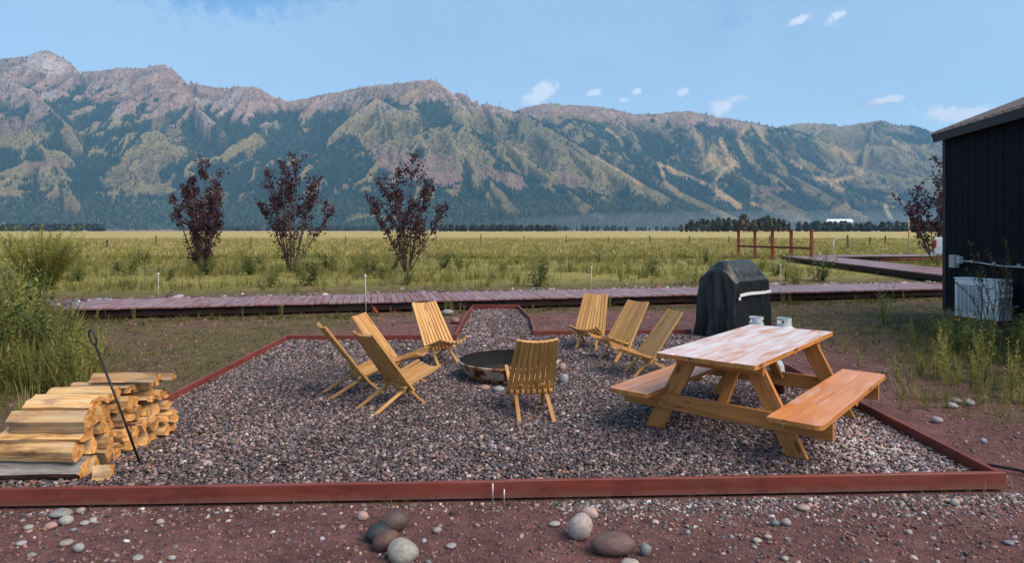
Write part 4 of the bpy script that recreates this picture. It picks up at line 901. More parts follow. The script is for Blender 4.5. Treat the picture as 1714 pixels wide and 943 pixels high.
chair(.19, 6.66, -.13, .99, 'folding slat chair in the middle foreground seen from behind, before the fire pit')
chair(1.24, 10.33, -.36, -.93, 'left one of the three folding slat chairs right of the path')
chair(1.54, 9.38, -.80, -.60, 'middle one of the three folding slat chairs between path and grill')
chair(1.73, 8.40, -.975, -.22, 'right one of the three folding slat chairs, nearest the picnic table, seen side-on')

# ------------------------------------------------------------------ fire pit
M_PIT, n_, b_ = material('rusted_pale_steel', .75, spec=.3)
v = objvec(n_, rand=False); f_ = noise(n_, v, 5.5, 7, .65, .6); f2_ = noise(n_, nn(n_, 'ShaderNodeMapping', {'Vector': v, 'Scale': (9, 9, 2)}).outputs[0], 1.5, 5, .6)
c_ = ramp(n_, f_, [(.42, (.42, .36, .31)), (.49, (.34, .14, .05)), (.55, (.06, .022, .014)), (.66, (.03, .014, .012)), (.74, (.30, .10, .03))]); c_ = mixc(n_, 1.0, c_, ramp(n_, f2_, [(.3, .7), (.7, 1.2)]), 'MULTIPLY')
n_.links.new(c_, b_.inputs['Base Color']); bump(n_, b_, f_, .4, .01)
M_SOOT, n2_, b2_ = material('sooty_steel', .8, (.008, .009, .011), spec=.15)
M_ASH, n3_, b3_ = material('grey_ash', .95, spec=.1); fz = noise(n3_, objvec(n3_, rand=False), 14, 5, .7)
n3_.links.new(ramp(n3_, fz, [(.35, (.008, .008, .008)), (.7, (.07, .06, .06))]), b3_.inputs['Base Color']); bump(n3_, b3_, fz, 1, .02)
t = thing('fire_pit', 'round rusty steel fire pit ring with a sooty inside in the middle of the gravel', 'fire pit', (-.045, 8.25, .03)); t.scale = (.93, .93, 1)
m = MB(); m.lathe([(.50, -.02), (.56, .03), (.64, .10), (.685, .20), (.70, .215), (.695, .228), (.675, .228)], 56); m.build('steel_bowl', M_PIT, t)
m = MB(); m.lathe([(.675, .228), (.67, .205), (.62, .11), (.52, .05)], 56); m.build('inner_wall', M_SOOT, t)
m = MB(); m.lathe([(.56, .055), (.4, .06), (.2, .085), (.001, .10)], 40); m.build('ash_bed', M_ASH, t)
for k, q in enumerate([(812, 649, 9, 5, (.34, .22, .19), 'pinkish flat stone at the foot of the fire pit'), (835, 652, 10, 6, (.26, .26, .27), 'grey rounded stone by the fire pit foot, left of the foreground chair'),
    (936, 618, 7, 8, (.32, .24, .22), 'pinkish stone right of the fire pit behind the foreground chair'), (938, 637, 8, 10, (.26, .26, .28), 'pale grey stone standing right of the foreground chair back')]):
    o = cobble(*q[:5], q[5], 0, 80+k, 'stones around the fire pit'); o.location.z += .03
    if k > 1: o.location.y -= .05; o.location.x += .04
    o.location.z += .015
    if k < 2: o.location.y -= .13

# ------------------------------------------------------------------ picnic table
TL = math.atan2(.76, .65); t = thing('picnic_table', 'wooden picnic table with two attached benches, its top pale with wear and painted reflection', 'picnic table', (2.347, 6.29, .03), TL)
M_TOPW = M_TOP
def plank_shape(name, x0, x1, y0, y1, zt, th, mat, clip=(0, 0, 0, 0)):
    """flat board with clipped corners: (x0,y0) (x1,y0) (x1,y1) (x0,y1)"""
    c = clip; vs = []
    for (cx, cy, dx, dy, r_) in ((x0, y0, 1, 1, c[0]), (x1, y0, -1, 1, c[1]), (x1, y1, -1, -1, c[2]), (x0, y1, 1, -1, c[3])):
        if r_: p = [(cx, cy+dy*r_), (cx+dx*r_*.35, cy+dy*r_*.35), (cx+dx*r_, cy)]; vs += p if dx*dy > 0 else p[::-1]
        else: vs.append((cx, cy))
    n_ = len(vs); V = [(a, b, zt-th) for a, b in vs]+[(a, b, zt) for a, b in vs]
    m = MB(); m.add(V, [tuple(reversed(range(n_))), tuple(range(n_, 2*n_))]+[(i, (i+1) % n_, n_+(i+1) % n_, n_+i) for i in range(n_)], [0, 0]+[1]*n_)
    o = m.build(name, [mat, M_TABLE], t); bevel(o, .004, 2); return o
HW = .4425; wb = 2*HW/5
ZT = .79
for k in range(5):
    e = random.uniform(-.006, .006)
    plank_shape('top_board', -1.14+e, 1.14+e, -HW+k*wb+.003, -HW+(k+1)*wb-.003, ZT+random.uniform(-.002, .002), .042, M_TOPW, (.02 if k == 0 else 0, .02 if k == 0 else 0, .02 if k == 4 else 0, .02 if k == 4 else 0))
ZB = .405
for s_ in (-1, 1):
    for k in range(2):
        y0 = .525+k*.208; y1 = y0+.203; ys = (y0, y1) if s_ > 0 else (-y1, -y0); o_ = .055
        cl = [0]*4
        if k == 1:
            if s_ > 0: cl = [0, 0, o_, o_]
            else: cl = [o_, o_, 0, 0]
        plank_shape('bench_board', -1.15, 1.15, ys[0], ys[1], ZB, .042, M_SEAT, cl)
for xe in (-.77, .77):
    q = -1 if xe < 0 else 1
    for s_ in (-1, 1): stick('leg', (xe, s_*.665, -.03), (xe, s_*.275, ZT-.046), .042, .155, M_TABLE, t, up=(0, 1, .5), bv=.004)
    stick('cross_beam', (xe+q*.046, -.93, ZB-.045-.075), (xe+q*.046, .93, ZB-.045-.075), .042, .145, M_TABLE, t, bv=.004)
    stick('cleat', (xe+q*.046, -.39, ZT-.046-.05), (xe+q*.046, .39, ZT-.046-.05), .042, .09, M_TABLE, t, bv=.004)
    stick('brace', (xe-q*.01, 0, ZB-.10), (xe-q*.50, 0, ZT-.048), .09, .042, M_TABLE, t, bv=.004)
    for s_ in (-1, 1):
        for dz in (-.02, .03):
            m = MB(); m.tube([(xe+q*.066, s_*(.535-dz*.8), ZB-.12+dz), (xe+q*.074, s_*(.535-dz*.8), ZB-.12+dz)], .010, 8); m.build('bolt', M_STEEL, t)
stick('cleat', (0, -.40, ZT-.046-.02), (0, .40, ZT-.046-.02), .09, .038, M_TABLE, t, bv=.004)
for s_ in (-1, 1): stick('bench_cleat', (0, s_*.54, ZB-.064), (0, s_*.92, ZB-.064), .09, .038, M_TABLE, t, bv=.004)

# ------------------------------------------------------------------ covered grill
M_COVER, n_, b_ = material('black_vinyl_cover', .42, spec=.45)
f_ = noise(n_, objvec(n_, rand=False), 9, 5, .6); n_.links.new(ramp(n_, f_, [(.3, (.006, .008, .010)), (.7, (.016, .020, .025))]), b_.inputs['Base Color'])
nf = noise(n_, objvec(n_, (1, 1, .35), rand=False), 7, 3, .5); bump(n_, b_, nf, .8, .05)
t = thing('covered_grill', 'tall barbecue grill under a black folded cover with a white strip across the front', 'grill', (3.78, 10.9, 0), R(40))
GW, GD = 1.14, .74
PY_ = [0, .05, .12, .24, .34, .44, .56, .66, .74]; PZ_ = [1.03, 1.06, 1.20, 1.33, 1.372, 1.36, 1.28, 1.15, 1.06]
def roofz(x, y):
    h = np.interp(y, PY_, PZ_); e = np.clip(np.minimum(x, GW-x)/.16, 0, 1); e = e*e*(3-2*e); return .99+(h-.99)*(.62+.38*e)
ring = []
NR = 128
for k in range(NR):
    s = k/NR*2*(GW+GD)
    if s < GW: p = (s, 0)
    elif s < GW+GD: p = (GW, s-GW)
    elif s < 2*GW+GD: p = (2*GW+GD-s, GD)
    else: p = (0, 2*(GW+GD)-s)
    cx = min(max(p[0], .05), GW-.05); cy = min(max(p[1], .05), GD-.05); d = Vector((p[0]-cx, p[1]-cy))
    if d.length > 1e-6: d = d.normalized()*.05
    ring.append((Vector((cx+d.x, cy+d.y)) if d.length else Vector(p), s))
m = MB(); V = []; cen = Vector((GW/2, GD/2)); NL = 22; NI = 14
for l in range(NL):
    f = l/(NL-1)
    for p, s in ring:
        top = float(roofz(p.x, p.y)); zz_ = .012+(top-.012)*f; out_ = (p-cen).normalized()
        on_front = max(0, 1-abs(p.y)/.03); amp = (.085-.068*on_front)*(1-f)**.6*min(1, (1-f)*5)
        fold = abs(math.sin(s*10+1.5*math.sin(f*2.2+s*3)))**.7*1.1-.6+.45*math.sin(s*37+f*2)+.4*math.sin(s*17+2.1-f*3)
        fl = .035*(1-f)**1.5
        q = p+out_*(amp*fold+fl); V.append((q.x, q.y, zz_))
for l in range(1, NI):
    f = 1-l/(NI-.5)
    for p, s in ring: q = cen+(p-cen)*f; V.append((q.x, q.y, float(roofz(q.x, q.y))+.004*math.sin(s*9)*f))
V.append((cen.x, cen.y, float(roofz(cen.x, cen.y))))
F = [(l*NR+k, l*NR+(k+1) % NR, (l+1)*NR+(k+1) % NR, (l+1)*NR+k) for l in range(NL+NI-2) for k in range(NR)]
lb = (NL+NI-2)*NR; F += [(lb+k, lb+(k+1) % NR, len(V)-1) for k in range(NR)]
m.add(V, F, 0, True); o = m.build('cover', M_COVER, t)
sd_ = o.modifiers.new('cloth_smooth', 'SUBSURF'); sd_.levels = 1; sd_.render_levels = 1
M_STRAP, _, _ = material('white_reflective_strip', .35, (.72, .74, .76))
m = MB(); xs = np.linspace(.06, GW-.06, 14); vs = []
for x_ in xs: dz = .012*math.sin(x_*5); vs += [(x_, -.052, .765+dz+.03*x_), (x_, -.052, .815+dz+.03*x_), (x_, -.040, .765+dz+.03*x_), (x_, -.040, .815+dz+.03*x_)]
fs = []
for k in range(13): a = 4*k; fs += [(a, a+4, a+5, a+1), (a+1, a+5, a+7, a+3), (a+2, a+3, a+7, a+6), (a, a+2, a+6, a+4)]
m.add(vs, fs+[(0, 1, 3, 2), (52, 54, 55, 53)]); m.build('reflective_strip', M_STRAP, t)
m = MB(); m.box((.03, -.055, .745), (.05, .015, .05)); m.build('strip_buckle', M_STRAP, t)

# ------------------------------------------------------------------ propane tanks, bucket
M_TANK, n_, b_ = material('grey_white_tank_paint', .45, spec=.4); f_ = noise(n_, objvec(n_), 6, 5, .6)
n_.links.new(ramp(n_, f_, [(.35, (.36, .40, .42)), (.6, (.58, .62, .64))]), b_.inputs['Base Color'])
M_BRASS, _, _ = material('dark_brass_valve', .5, (.12, .05, .03), metal=.5)
def tank(x, y, label, rz):
    t = thing('propane_tank', label, 'gas tank', (x, y, .02), rz, 'propane tanks before the grill')
    m = MB(); m.lathe([(.11, 0), (.12, .02), (.16, .06), (.168, .12), (.168, .30), (.155, .35), (.11, .385), (.04, .40), (.001, .40)], 28); m.build('tank_body', M_TANK, t)
    m = MB(); 
    for lo, hi, keep in ((.385, .43, lambda a: True), (.43, .475, lambda a: (a % math.pi) < .75 or (a % math.pi) > 2.4), (.475, .51, lambda a: True)):
        N_ = 40
        for k in range(N_):
            a0, a1 = 2*math.pi*k/N_, 2*math.pi*(k+1)/N_
            if not keep((a0+a1)/2): continue
            r0, r1 = .108, .102; vs = [(r*math.cos(a), r*math.sin(a), z_) for r in (r0, r1) for z_ in (lo, hi) for a in (a0, a1)]
            m.add(vs, [(0, 1, 3, 2), (5, 4, 6, 7), (2, 3, 7, 6), (1, 0, 4, 5)])
    m.build('collar', M_TANK, t)
    m = MB(); m.tube([(0, 0, .395), (0, 0, .46)], .022, 10); m.tube([(-.06, 0, .445), (.04, 0, .445)], .016, 8); m.tube([(0, 0, .46), (0, 0, .48)], .035, 10); m.build('valve', M_BRASS, t)
tank(3.87, 10.22, 'propane tank with pale collar before the grill front, left of the two', R(80)); tank(4.26, 10.10, 'propane tank with pale collar right of the grill front', R(110))
M_BUCKET, _, _ = material('dark_red_bucket', .5, (.06, .012, .012)); M_BAG, _, _ = material('pale_bag', .5, (.34, .40, .46))
t = thing('ash_bucket', 'small dark red bucket with a pale lining on the gravel behind the table', 'bucket', (3.03, 7.38, .03))
m = MB(); m.lathe([(.001, 0), (.075, 0), (.092, .21), (.097, .215), (.088, .21), (.072, .02)], 24); m.build('bucket_body', M_BUCKET, t)
m = MB(); m.lathe([(.090, .19), (.101, .20), (.100, .225), (.086, .24), (.078, .33), (.05, .38), (.001, .36)], 18, squash=.9); m.build('bag_lining', M_BAG, t)

# ------------------------------------------------------------------ firewood
M_LOGS, n_, b_ = material('split_wood_face', .7, spec=.25); v = objvec(n_, (1.6, 22, 22)); f_ = noise(n_, v, 1, 6, .6, .7); f3_ = noise(n_, objvec(n_, (1.2, 5, 5)), 2, 5, .65)
c_ = ramp(n_, f_, [(.30, (.30, .14, .045)), (.45, (.58, .34, .125)), (.68, (.68, .50, .27))]); c_ = mixc(n_, ramp(n_, f3_, [(.50, 0), (.66, .85)]), c_, (.10, .045, .03)); c_ = mixc(n_, ramp(n_, noise(n_, objvec(n_, (1, 3, 3)), 1.1, 3), [(.4, 0), (.7, .6)]), c_, (.50, .44, .36))
c_ = mixc(n_, 1.0, c_, ramp(n_, nn(n_, 'ShaderNodeObjectInfo').outputs['Random'], [(0, (.62, .58, .58)), (.5, (.95, .92, .88)), (1, (1.08, 1.04, 1))]), 'MULTIPLY'); n_.links.new(c_, b_.inputs['Base Color']); bump(n_, b_, f_, .6, .008)
M_LOGE, n_, b_ = material('sawn_wood_end', .75, spec=.2); v = objvec(n_, (4, 14, 14)); f_ = noise(n_, v, 2.2, 6, .65, .5)
n_.links.new(mixc(n_, 1.0, ramp(n_, f_, [(.30, (.26, .095, .024)), (.5, (.56, .27, .085)), (.75, (.70, .43, .19))]), ramp(n_, nn(n_, 'ShaderNodeObjectInfo').outputs['Random'], [(0, .62), (1, 1.1)]), 'MULTIPLY'), b_.inputs['Base Color']); bump(n_, b_, f_, .6, .006)
M_BARK, n_, b_ = material('red_brown_bark', .9, spec=.15); f_ = noise(n_, objvec(n_, (3, 14, 14)), 2, 6, .7)
n_.links.new(ramp(n_, f_, [(.3, (.04, .022, .018)), (.7, (.17, .085, .065))]), b_.inputs['Base Color']); bump(n_, b_, f_, 1, .012)
M_LOGG, n_, b_ = material('weathered_grey_log', .8, spec=.2); f_ = noise(n_, objvec(n_, (2, 18, 18)), 1.5, 6, .65)
n_.links.new(ramp(n_, f_, [(.3, (.07, .065, .07)), (.65, (.30, .28, .27))]), b_.inputs['Base Color']); bump(n_, b_, f_, .8, .01)
LR = random.Random(42)
def log(poly, x0, x1, yaw, bark, label, grey=False, barkside=None):
    cy = sum(p[0] for p in poly)/len(poly); cz = sum(p[1] for p in poly)/len(poly); N_ = len(poly); secs = 5; V = []
    Lg = x1-x0
    # finer outline with a slight wobble so faces look split, not sawn
    pl = []
    for i in range(N_):
        a, b = poly[i], poly[(i+1) % N_]; pl += [a, ((a[0]+b[0])/2+LR.uniform(-.005, .005), (a[1]+b[1])/2+LR.uniform(-.005, .005))]
    M_ = len(pl)
    for k in range(secs):
        f = k/(secs-1); wy, wz = LR.uniform(-.003, .003), LR.uniform(-.003, .003)
        for p in pl:
            q = 1-.03*abs(f-.5); V.append((x0+Lg*f+(LR.uniform(-.012, .012) if k in (0, secs-1) else 0)-((x0+x1)/2), (p[0]-cy)*q+wy, (p[1]-cz)*q+wz+LR.uniform(-.0025, .0025)))
    F = [(k*M_+i, k*M_+(i+1) % M_, (k+1)*M_+(i+1) % M_, (k+1)*M_+i) for k in range(secs-1) for i in range(M_)]
    bs = barkside if barkside is not None else LR.randrange(N_)
    mi = [2 if (bark and i//2 == bs) else 0 for k in range(secs-1) for i in range(M_)]
    F = [tuple(reversed(f_)) for f_ in F]
    F += [tuple(range(M_)), tuple(reversed(range((secs-1)*M_, secs*M_)))]; mi += [1, 1]
    m = MB(); m.add(V, F, mi); o = m.build('split_log', [M_LOGG if grey else M_LOGS, M_LOGE, M_BARK])
    o.location = ((x0+x1)/2, cy, cz); o.rotation_euler.z = yaw
    return tag(o, label, 'log', 'split logs of the firewood pile')
NRW = 5; ncol = [12, 12, 12, 11, 10]; zrow = [.04, .165, .285, .40, .51, .61]
rown = ['bottom', 'second', 'third', 'fourth', 'top']; ordn = ['nearest', 'second', 'third', 'fourth', 'fifth', 'sixth', 'seventh', 'eighth', 'ninth', 'tenth', 'eleventh', 'twelfth']
def rowz(j, y):
    # uneven course between rows, lower toward the far end
    b = zrow[j]; f = max(0, (y-4.8)/1.3); w_ = 0 if j == 0 else .026*math.sin(y*23+j*2.4)+.014*math.sin(y*51+j)
    return b+w_-(.085*f*f*j/6)
for j in range(NRW):
    y = 4.765+.028*j+LR.uniform(-.01, .01)+(.05 if j > 3 else 0)
    for i in range(ncol[j]):
        wd_ = LR.uniform(.145, .175) if i == 0 else LR.uniform(.085, .15); ya, yb_ = y, y+wd_; y += wd_
        if y > 6.05-.03*j: break
        q = [(ya, rowz(j, ya)), (yb_, rowz(j, yb_)), (yb_, rowz(j+1, yb_)), (ya, rowz(j+1, ya))]
        cy = (ya+yb_)/2; cz = sum(p[1] for p in q)/4; rr = LR.random()
        if i == 0: q = [(ya+.025, q[0][1]), q[1], q[2], (ya+.05, q[3][1]), (ya-.008, (q[0][1]*.45+q[3][1]*.55))]
        if i == 0: pass
        elif rr < .22: q = [q[0], q[1], (cy+LR.uniform(-.03, .03), q[2][1])]
        elif rr < .36: q = [(cy+LR.uniform(-.03, .03), q[0][1]), q[2], q[3]]
        else:
            a0_ = LR.uniform(0, 1); hy, hz_ = (yb_-ya)/2, (q[3][1]-q[0][1])/2; pl_ = []
            for k in range(7):
                a = a0_+k*2*math.pi/7+LR.uniform(-.2, .2); ca, sa = math.cos(a), math.sin(a); rr_ = (abs(ca)**3+abs(sa)**3)**(-1/3)*LR.uniform(.86, 1.0)
                pl_.append((cy+hy*ca*rr_, cz+hz_*sa*rr_))
            q = pl_
        sh = LR.uniform(.88, .99); q = [(cy+(p[0]-cy)*sh, cz+(p[1]-cz)*sh) for p in q]
        e = LR.uniform(-.03, .035); ln_ = LR.uniform(.52, .60)+(.10*(1-j/5) if i == 0 else 0)
        x1_ = -3.24+e+.014*i-.004*j; x0_ = x1_-ln_+.012*j
        pos_ = ordn[i] if i < ncol[j]-1 else 'farthest'
        lab = f'split log in the {rown[j]} row of the firewood counted from below, {pos_} from the camera' if 0 < j < NRW-1 else f'split log in the {rown[j]} row of the firewood, {pos_} from the camera'
        if i == 0: lab = f'split log at the near end of the {rown[j]} firewood row, long pale side showing'
        if j == 0 and i == 0: lab = 'grey weathered log lying lowest at the near end of the firewood pile'
        log(q, x0_, x1_, R(LR.uniform(-3, 3)) if i == 0 else R(LR.uniform(-2, 2)), LR.random() < (.3 if i else .25), lab, grey=(j == 0 and i == 0), barkside=(2 if j == NRW-1 and i else None))
log([(5.50, .60), (5.62, .60), (5.63, .65), (5.54, .675)], -3.60, -3.06, R(2), True, 'dark barked log lying loose on top of the firewood pile', barkside=2)
log([(5.80, .555), (5.90, .55), (5.91, .605), (5.82, .615)], -3.55, -3.06, R(-3), True, 'short barked log on top at the far end of the firewood pile', barkside=2)
log([(4.80, .035), (4.88, .035), (4.89, .12), (4.82, .145)], -3.13, -3.01, R(14), False, 'short stub of split wood standing out at the near foot of the pile')

# chips fallen from the split wood
n = 90; x = rng.normal(-3.0, .28, n); y = rng.uniform(4.6, 6.4, n); ok = (x > -3.25) & (y > 4.65); x, y = x[ok], y[ok]; n = len(x); M_CHIP = tinted('wood_chip', .8, .2, False)
cm = MB(); cm.box((0, 0, 0), (2.2, .8, .25)); cm = cm.mesh('chip_piece', M_CHIP)
scatter('wood_chips', [cm], np.stack([x, y, .062+0*x], 1), rng.uniform(-.4, .4, (n, 3))*np.array([[1, 1, 8]]), np.repeat(rng.uniform(.005, .013, (n, 1)), 3, 1), np.array([[.55, .32, .12]])*rng.uniform(.6, 1.2, (n, 1)), 'splinters and chips of wood on the gravel beside the firewood', 'wood chips')
n = 260; x = rng.uniform(-4.4, 4.4, n); y = 4.53+.041*x-rng.uniform(0, .06, n); h = rng.uniform(.015, .06, n); ok = rng.random(n) < .25+.7*(fbm(x*.9+3, y, 3) > .1); x, y, h = x[ok], y[ok], h[ok]
scatter('grass', T1, np.stack([x, y, 0*x-.005], 1), rot_up(len(x), .3), np.stack([h, h, h], 1), gtint(len(x))*.7, 'small grass tufts growing against the front board', 'grass')
# poker
M_IRON, _, _ = material('black_iron', .45, (.012, .014, .018), metal=.3)
t = thing('fire_poker', 'long black iron poker with a loop handle leaning on the firewood pile', 'fire poker', (-2.96, 5.14, .03))
top = Vector((-.375, .02, .96)); m = MB(); m.tube([(0, 0, 0), top*.5+Vector((.006, 0, 0)), top], .0095, 8); m.build('rod', M_IRON, t)
dirv = top.normalized(); sidev = Vector((1, 0, 0)); sidev = (sidev-dirv*sidev.dot(dirv)).normalized(); m = MB()
pts = [top+dirv*(.045-.05*math.cos(a))*1.25+sidev*.022*math.sin(a) for a in [i*2*math.pi/16 for i in range(17)]]; m.tube(pts, .008, 6, caps=False); m.build('loop_handle', M_IRON, t)

# ------------------------------------------------------------------ dark barn
M_BARN, n_, b_ = material('black_stained_boards', .8, spec=.12); v = objvec(n_, (1.2, 10, 10)); f_ = noise(n_, v, 2.5, 6, .65)
n_.links.new(ramp(n_, f_, [(.3, (.003, .004, .007)), (.7, (.009, .013, .018))]), b_.inputs['Base Color']); bump(n_, b_, f_, .6, .01)
M_METAL, n_, b_ = material('brown_grey_roof_metal', .45, spec=.5, metal=0); f_ = noise(n_, objvec(n_, (2, 2, 2)), 2, 5, .6); n_.links.new(ramp(n_, f_, [(.3, (.10, .085, .085)), (.7, (.20, .17, .17))]), b_.inputs['Base Color'])
M_TRIM, _, _ = material('dark_trim', .6, (.014, .016, .022))
t = thing('dark_barn', 'black board-clad barn with a ribbed metal roof at the right edge', 'building', (9.93, 14.8, 0), math.atan2(-.16, .987))
BL_ = 7.0
for k in range(28):
    y_ = -.04-k*.25; o = stick('wall_board', (.0+random.uniform(-.002, .002), y_-.125, .10), (0+random.uniform(-.002, .002), y_-.125, 4.02), .236, .030, M_BARN, t, up=(1, 0, 0), bv=.006)
m = MB(); m.box((.06, -BL_/2, 2.06), (.05, BL_, 3.95)); m.build('wall_backing', M_TRIM, t)
m = MB(); m.add([(.09, -.01, 0), (8.1, -.01, 0), (8.1, -.01, 4.03), (4.1, -.01, 5.6), (.09, -.01, 4.03), (.09, -.06, 0), (8.1, -.06, 0), (8.1, -.06, 4.03), (4.1, -.06, 5.6), (.09, -.06, 4.03)], [(4, 3, 2, 1, 0), (5, 6, 7, 8, 9)]+[(i, (i+1) % 5, 5+(i+1) % 5, 5+i) for i in range(5)]); m.build('gable_wall', M_BARN, t)
m = MB(); m.box((8.13, -BL_/2, 2.03), (.06, BL_, 3.98)); m.build('side_wall', M_BARN, t)
stick('corner_trim', (-.022, -.02, .08), (-.022, -.02, 4.0), .14, .02, M_TRIM, t, up=(1, 0, 0))
m = MB(); m.box((.10, -BL_/2, .06), (.22, BL_, .20)); m.build('foundation', material('grey_footing', .9, (.10, .09, .09))[0], t)
sl_ = .40
def roofp(x_): return 4.10+sl_*(x_+.20)
m = MB(); m.add([(-.20, .12, roofp(-.2)), (4.1, .12, roofp(4.1)), (4.1, -BL_, roofp(4.1)), (-.20, -BL_, roofp(-.2)), (-.20, .12, roofp(-.2)+.03), (4.1, .12, roofp(4.1)+.03), (4.1, -BL_, roofp(4.1)+.03), (-.20, -BL_, roofp(-.2)+.03)],
    [(0, 1, 2, 3), (7, 6, 5, 4), (0, 3, 7, 4), (1, 0, 4, 5), (3, 2, 6, 7), (2, 1, 5, 6)]); m.build('roof', M_METAL, t)
m = MB(); m.add([(4.1, .12, roofp(4.1)), (8.4, .12, roofp(-.2)), (8.4, -BL_, roofp(-.2)), (4.1, -BL_, roofp(4.1)), (4.1, .12, roofp(4.1)+.03), (8.4, .12, roofp(-.2)+.03), (8.4, -BL_, roofp(-.2)+.03), (4.1, -BL_, roofp(4.1)+.03)],
    [(0, 1, 2, 3), (7, 6, 5, 4), (0, 3, 7, 4), (1, 0, 4, 5), (3, 2, 6, 7), (2, 1, 5, 6)]); m.build('roof', M_METAL, t)
for k in range(23):
    y_ = .08-k*.305; stick('roof_rib', (-.22, y_, roofp(-.22)+.055), (4.1, y_, roofp(4.1)+.055), .045, .055, M_METAL, t)
stick('fascia', (-.19, .10, 4.035), (-.19, -BL_, 4.035), .03, .19, M_TRIM, t)
stick('rake_trim', (-.20, .14, 4.06), (4.1, .14, 4.06+sl_*4.3), .03, .15, M_TRIM, t)
M_SOF, _, _ = material('soffit_board', .7, (.03, .028, .03))
m = MB(); m.box((-.085, -BL_/2, 3.99), (.15, BL_, .02)); m.build('soffit', M_SOF, t)
# conduit and junction box belong to the wall
M_COND, _, _ = material('grey_conduit', .45, (.48, .50, .54), metal=.2)
m = MB(); pts = [(-.045, -.75-.4*k, 1.235+.012*math.sin(k*1.3)-.004*k) for k in range(15)]; m.tube(pts, .014, 8); cdt = m.build('conduit_pipe', M_COND, t)
for k in range(5): m = MB(); m.box((-.05, -1.25-k*.8, 1.25), (.05, .03, .06)); m.build('pipe_clip', M_COND, cdt)
m = MB(); m.box((-.09, -.60, 1.22), (.12, .22, .28)); o = m.build('junction_box', material('grey_box', .5, (.38, .38, .37))[0], t); bevel(o, .01)
m = MB(); m.box((-.07, -.80, 1.26), (.09, .10, .16)); o = m.build('junction_box', M_COND, t); bevel(o, .008)

# heat pump
M_AC, n_, b_ = material('off_white_enamel', .4, spec=.4); f_ = noise(n_, objvec(n_), 3, 5, .6); n_.links.new(ramp(n_, f_, [(.3, (.55, .58, .60)), (.7, (.68, .71, .73))]), b_.inputs['Base Color'])
M_DARK, _, _ = material('grey_recess', .8, (.22, .24, .26))
a0 = Vector((8.80, 12.83)); a1 = Vector((9.05, 12.01)); ux = (a1-a0).normalized()
t = thing('heat_pump', 'white outdoor heat pump unit with louvred grille beside the dark barn wall', 'heat pump', (a0.x, a0.y, 0), math.atan2(ux.y, ux.x))
W_, D_, Z0, Z1 = .86, .36, .20, .95     # local x runs toward the camera, local y into the wall
m = MB(); m.box((W_/2, D_/2, (Z0+Z1)/2), (W_, D_, Z1-Z0)); o = m.build('casing', M_AC, t); bevel(o, .015, 2)
m = MB(); m.box((W_/2, D_/2-.005, Z1+.008), (W_+.02, D_+.02, .025)); o = m.build('lid', M_AC, t); bevel(o, .008)
m = MB(); m.box((.30, -.004, .57), (.50, .006, .56)); rec = m.build('grille_recess', M_DARK, t)
for k in range(13): m = MB(); m.box((.30, -.014, .31+k*.044), (.50, .016, .014)); m.build('louvre', M_AC, t)
for k in range(7): m = MB(); m.box((.07+k*.077, -.018, .57), (.010, .014, .56)); m.build('grille_bar', M_AC, t)
m = MB(); m.box((.70, -.006, .80), (.14, .01, .018)); m.build('name_strip', material('red_grey_marking', .5, (.30, .10, .10))[0], t)
m = MB(); m.box((W_+.035, .16, .80), (.07, .24, .09)); o = m.build('valve_cover', M_AC, t); bevel(o, .01)
m = MB(); m.box((W_+.035, .16, .69), (.07, .24, .09)); o = m.build('valve_cover', M_AC, t); bevel(o, .01)
m = MB(); m.box((W_+.006, .30, .86), (.012, .07, .10)); m.build('service_handle', M_DARK, t)
m = MB(); m.tube([(W_+.05, .14, .645), (W_+.07, .14, .55), (W_+.09, .22, .48), (W_+.05, .33, .46), (W_+.05, .5, .47)], .014, 6); m.build('refrigerant_line', M_DARK, t)
m = MB(); m.tube([(W_+.03, .25, .47), (W_+.05, .36, .465), (W_+.05, .52, .50)], .012, 6); m.build('pipe', M_COND, t)
for x_ in (.08, .70):
    m = MB(); m.box((x_, D_/2, .105), (.16, D_+.04, .13)); o = m.build('support_block', M_RED, t)
m = MB(); m.box((.38, .12, .015), (1.15, .70, .05)); o = m.build('concrete_pad', material('pinkish_concrete', .9, (.30, .22, .20))[0], t); bevel(o, .01)

# ------------------------------------------------------------------ pickup truck
M_TW, n_, b_ = material('white_car_paint', .25, (.62, .66, .70), spec=.5)
M_TYRE, _, _ = material('tyre_rubber', .85, (.02, .02, .022)); M_RIM, _, _ = material('alloy_rim', .35, (.5, .5, .52), metal=.7); M_CHR, _, _ = material('chrome_bumper', .2, (.6, .62, .65), metal=.9)
M_TAIL, _, _ = material('red_tail_lamp', .3, (.45, .02, .015))
t = thing('pickup_truck', 'rear corner of a white pickup truck with red tail lamp behind the barn', 'truck', (22.85, 34.9, 0), R(-33))
def hull(secs, name, mat, par, bv=.04):
    """closed body from outlines (y,z) at stations x"""
    m = MB(); n_ = len(secs[0][1]); V = [(x_, y_, z_) for x_, ol in secs for y_, z_ in ol]
    F = [(k*n_+i, (k+1)*n_+i, (k+1)*n_+(i+1) % n_, k*n_+(i+1) % n_) for k in range(len(secs)-1) for i in range(n_)]
    F += [tuple(range(n_)), tuple(reversed(range((len(secs)-1)*n_, len(secs)*n_)))]; m.add(V, F, 0, False); o = m.build(name, mat, par); bevel(o, bv, 3)
    bm = bmesh.new(); bm.from_mesh(o.data); bmesh.ops.recalc_face_normals(bm, faces=bm.faces); bm.to_mesh(o.data); bm.free(); return o
def ol(zb, zt, w=1.0, tw=.94): return [(-w, zb+.06), (-w, (zb+zt)/2), (-w*tw, zt), (w*tw, zt), (w, (zb+zt)/2), (w, zb+.06), (w*.92, zb), (-w*.92, zb)]
hull([(0, ol(.62, 1.50)), (.15, ol(.60, 1.52)), (2.3, ol(.55, 1.52))], 'cargo_bed', M_TW, t)
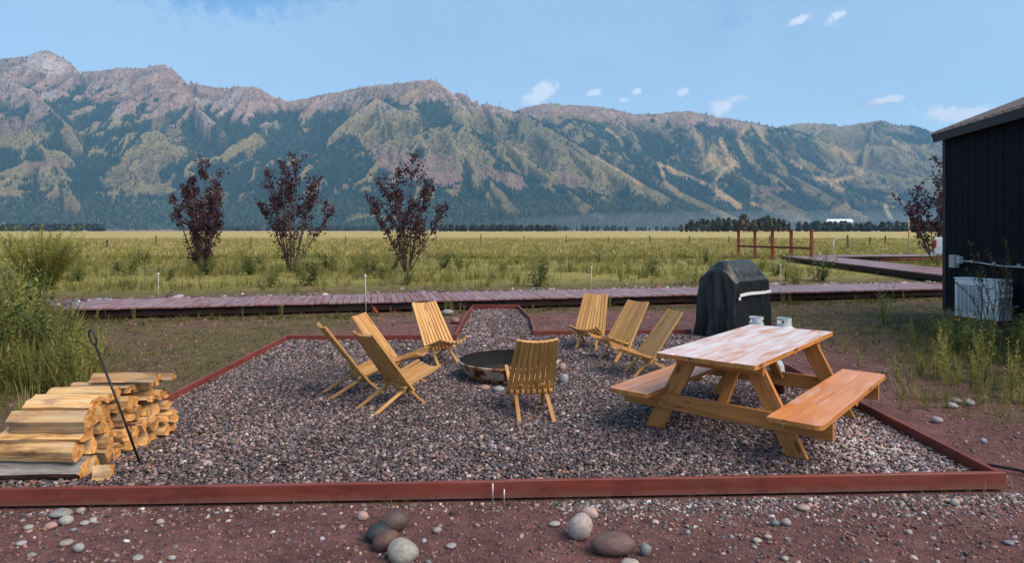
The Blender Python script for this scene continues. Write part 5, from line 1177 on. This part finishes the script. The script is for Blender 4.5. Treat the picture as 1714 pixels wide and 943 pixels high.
hull([(2.34, ol(.52, 1.52)), (4.2, ol(.50, 1.46)), (5.5, ol(.50, 1.36)), (5.9, ol(.58, 1.12))], 'body', M_TW, t)
hull([(2.36, ol(1.48, 2.02, .92, .8)), (2.9, ol(1.48, 2.08, .92, .8)), (3.9, ol(1.46, 2.04, .92, .8)), (4.6, ol(1.42, 1.48, .92, .9))], 'cab', M_TW, t)
m = MB(); m.box((3.3, 0, 1.78), (1.3, 1.80, .34)); o = m.build('side_window', M_GLASS, t); bevel(o, .05)
for x_ in (1.15, 4.75):
    for s_ in (-1, 1):
        m = MB(); pr = [(.20, -.13), (.36, -.13), (.40, -.08), (.40, .08), (.36, .13), (.20, .13)]
        m.lathe([(r, z_) for r, z_ in pr], 28); o = m.build('wheel', M_TYRE, t); o.rotation_euler = (R(90), 0, 0); o.location = (x_, s_*.93, .40)
        m = MB(); m.lathe([(.001, .10), (.20, .10), (.22, .13)], 20); m.lathe([(.001, -.10), (.20, -.10), (.22, -.13)], 20); m.build('rim', M_RIM, o)
m = MB(); m.box((-.10, 0, .60), (.18, 1.96, .20)); o = m.build('rear_bumper', M_CHR, t); bevel(o, .05, 3)
m = MB(); m.box((-.012, 0, 1.10), (.03, 1.5, .62)); o = m.build('tailgate', M_TW, t); bevel(o, .03, 2); hb = MB(); hb.box((-.035, 0, 1.30), (.03, .22, .07)); hb.build('handle', M_DARK, o)
for s_ in (-1, 1): m = MB(); m.box((.03, s_*.935, 1.18), (.14, .14, .44)); o = m.build('tail_lamp', M_TAIL, t); bevel(o, .03, 2)

# ------------------------------------------------------------------ garden hose at the right edge
m = MB(); pts = [(3.78, 5.20, .015), (3.86, 5.14, .02), (3.98, 5.05, .018), (4.12, 4.93, .02), (4.35, 4.8, .015), (4.8, 4.7, .015)]; m.tube(pts, .012, 8)
tag(m.build('black_hose', M_IRON), 'black hose lying on the dirt beyond the right corner of the frame', 'hose')
# ski lift towers on the ridge
for px, py, d, lab in ((731, 134, 6590, 'tiny ski lift tower on the highest middle summit'), (781, 154, 6590, 'tiny ski lift tower on the slope right of the middle summit'), (836, 172, 6590, 'tiny ski lift tower at the saddle right of the middle summit')):
    b = W(px, py, d); t = thing('lift_tower', lab, 'tower', (b[0], b[1], b[2]-25), 0, 'ski lift towers on the ridge')
    m = MB(); m.beam((0, 0, 0), (0, 0, 42), 3, 3, (1, 0, 0)); m.build('mast', M_TRIM, t); m = MB(); m.beam((-10, 0, 41), (10, 0, 41), 2, 3); m.build('crossarm', M_TRIM, t)
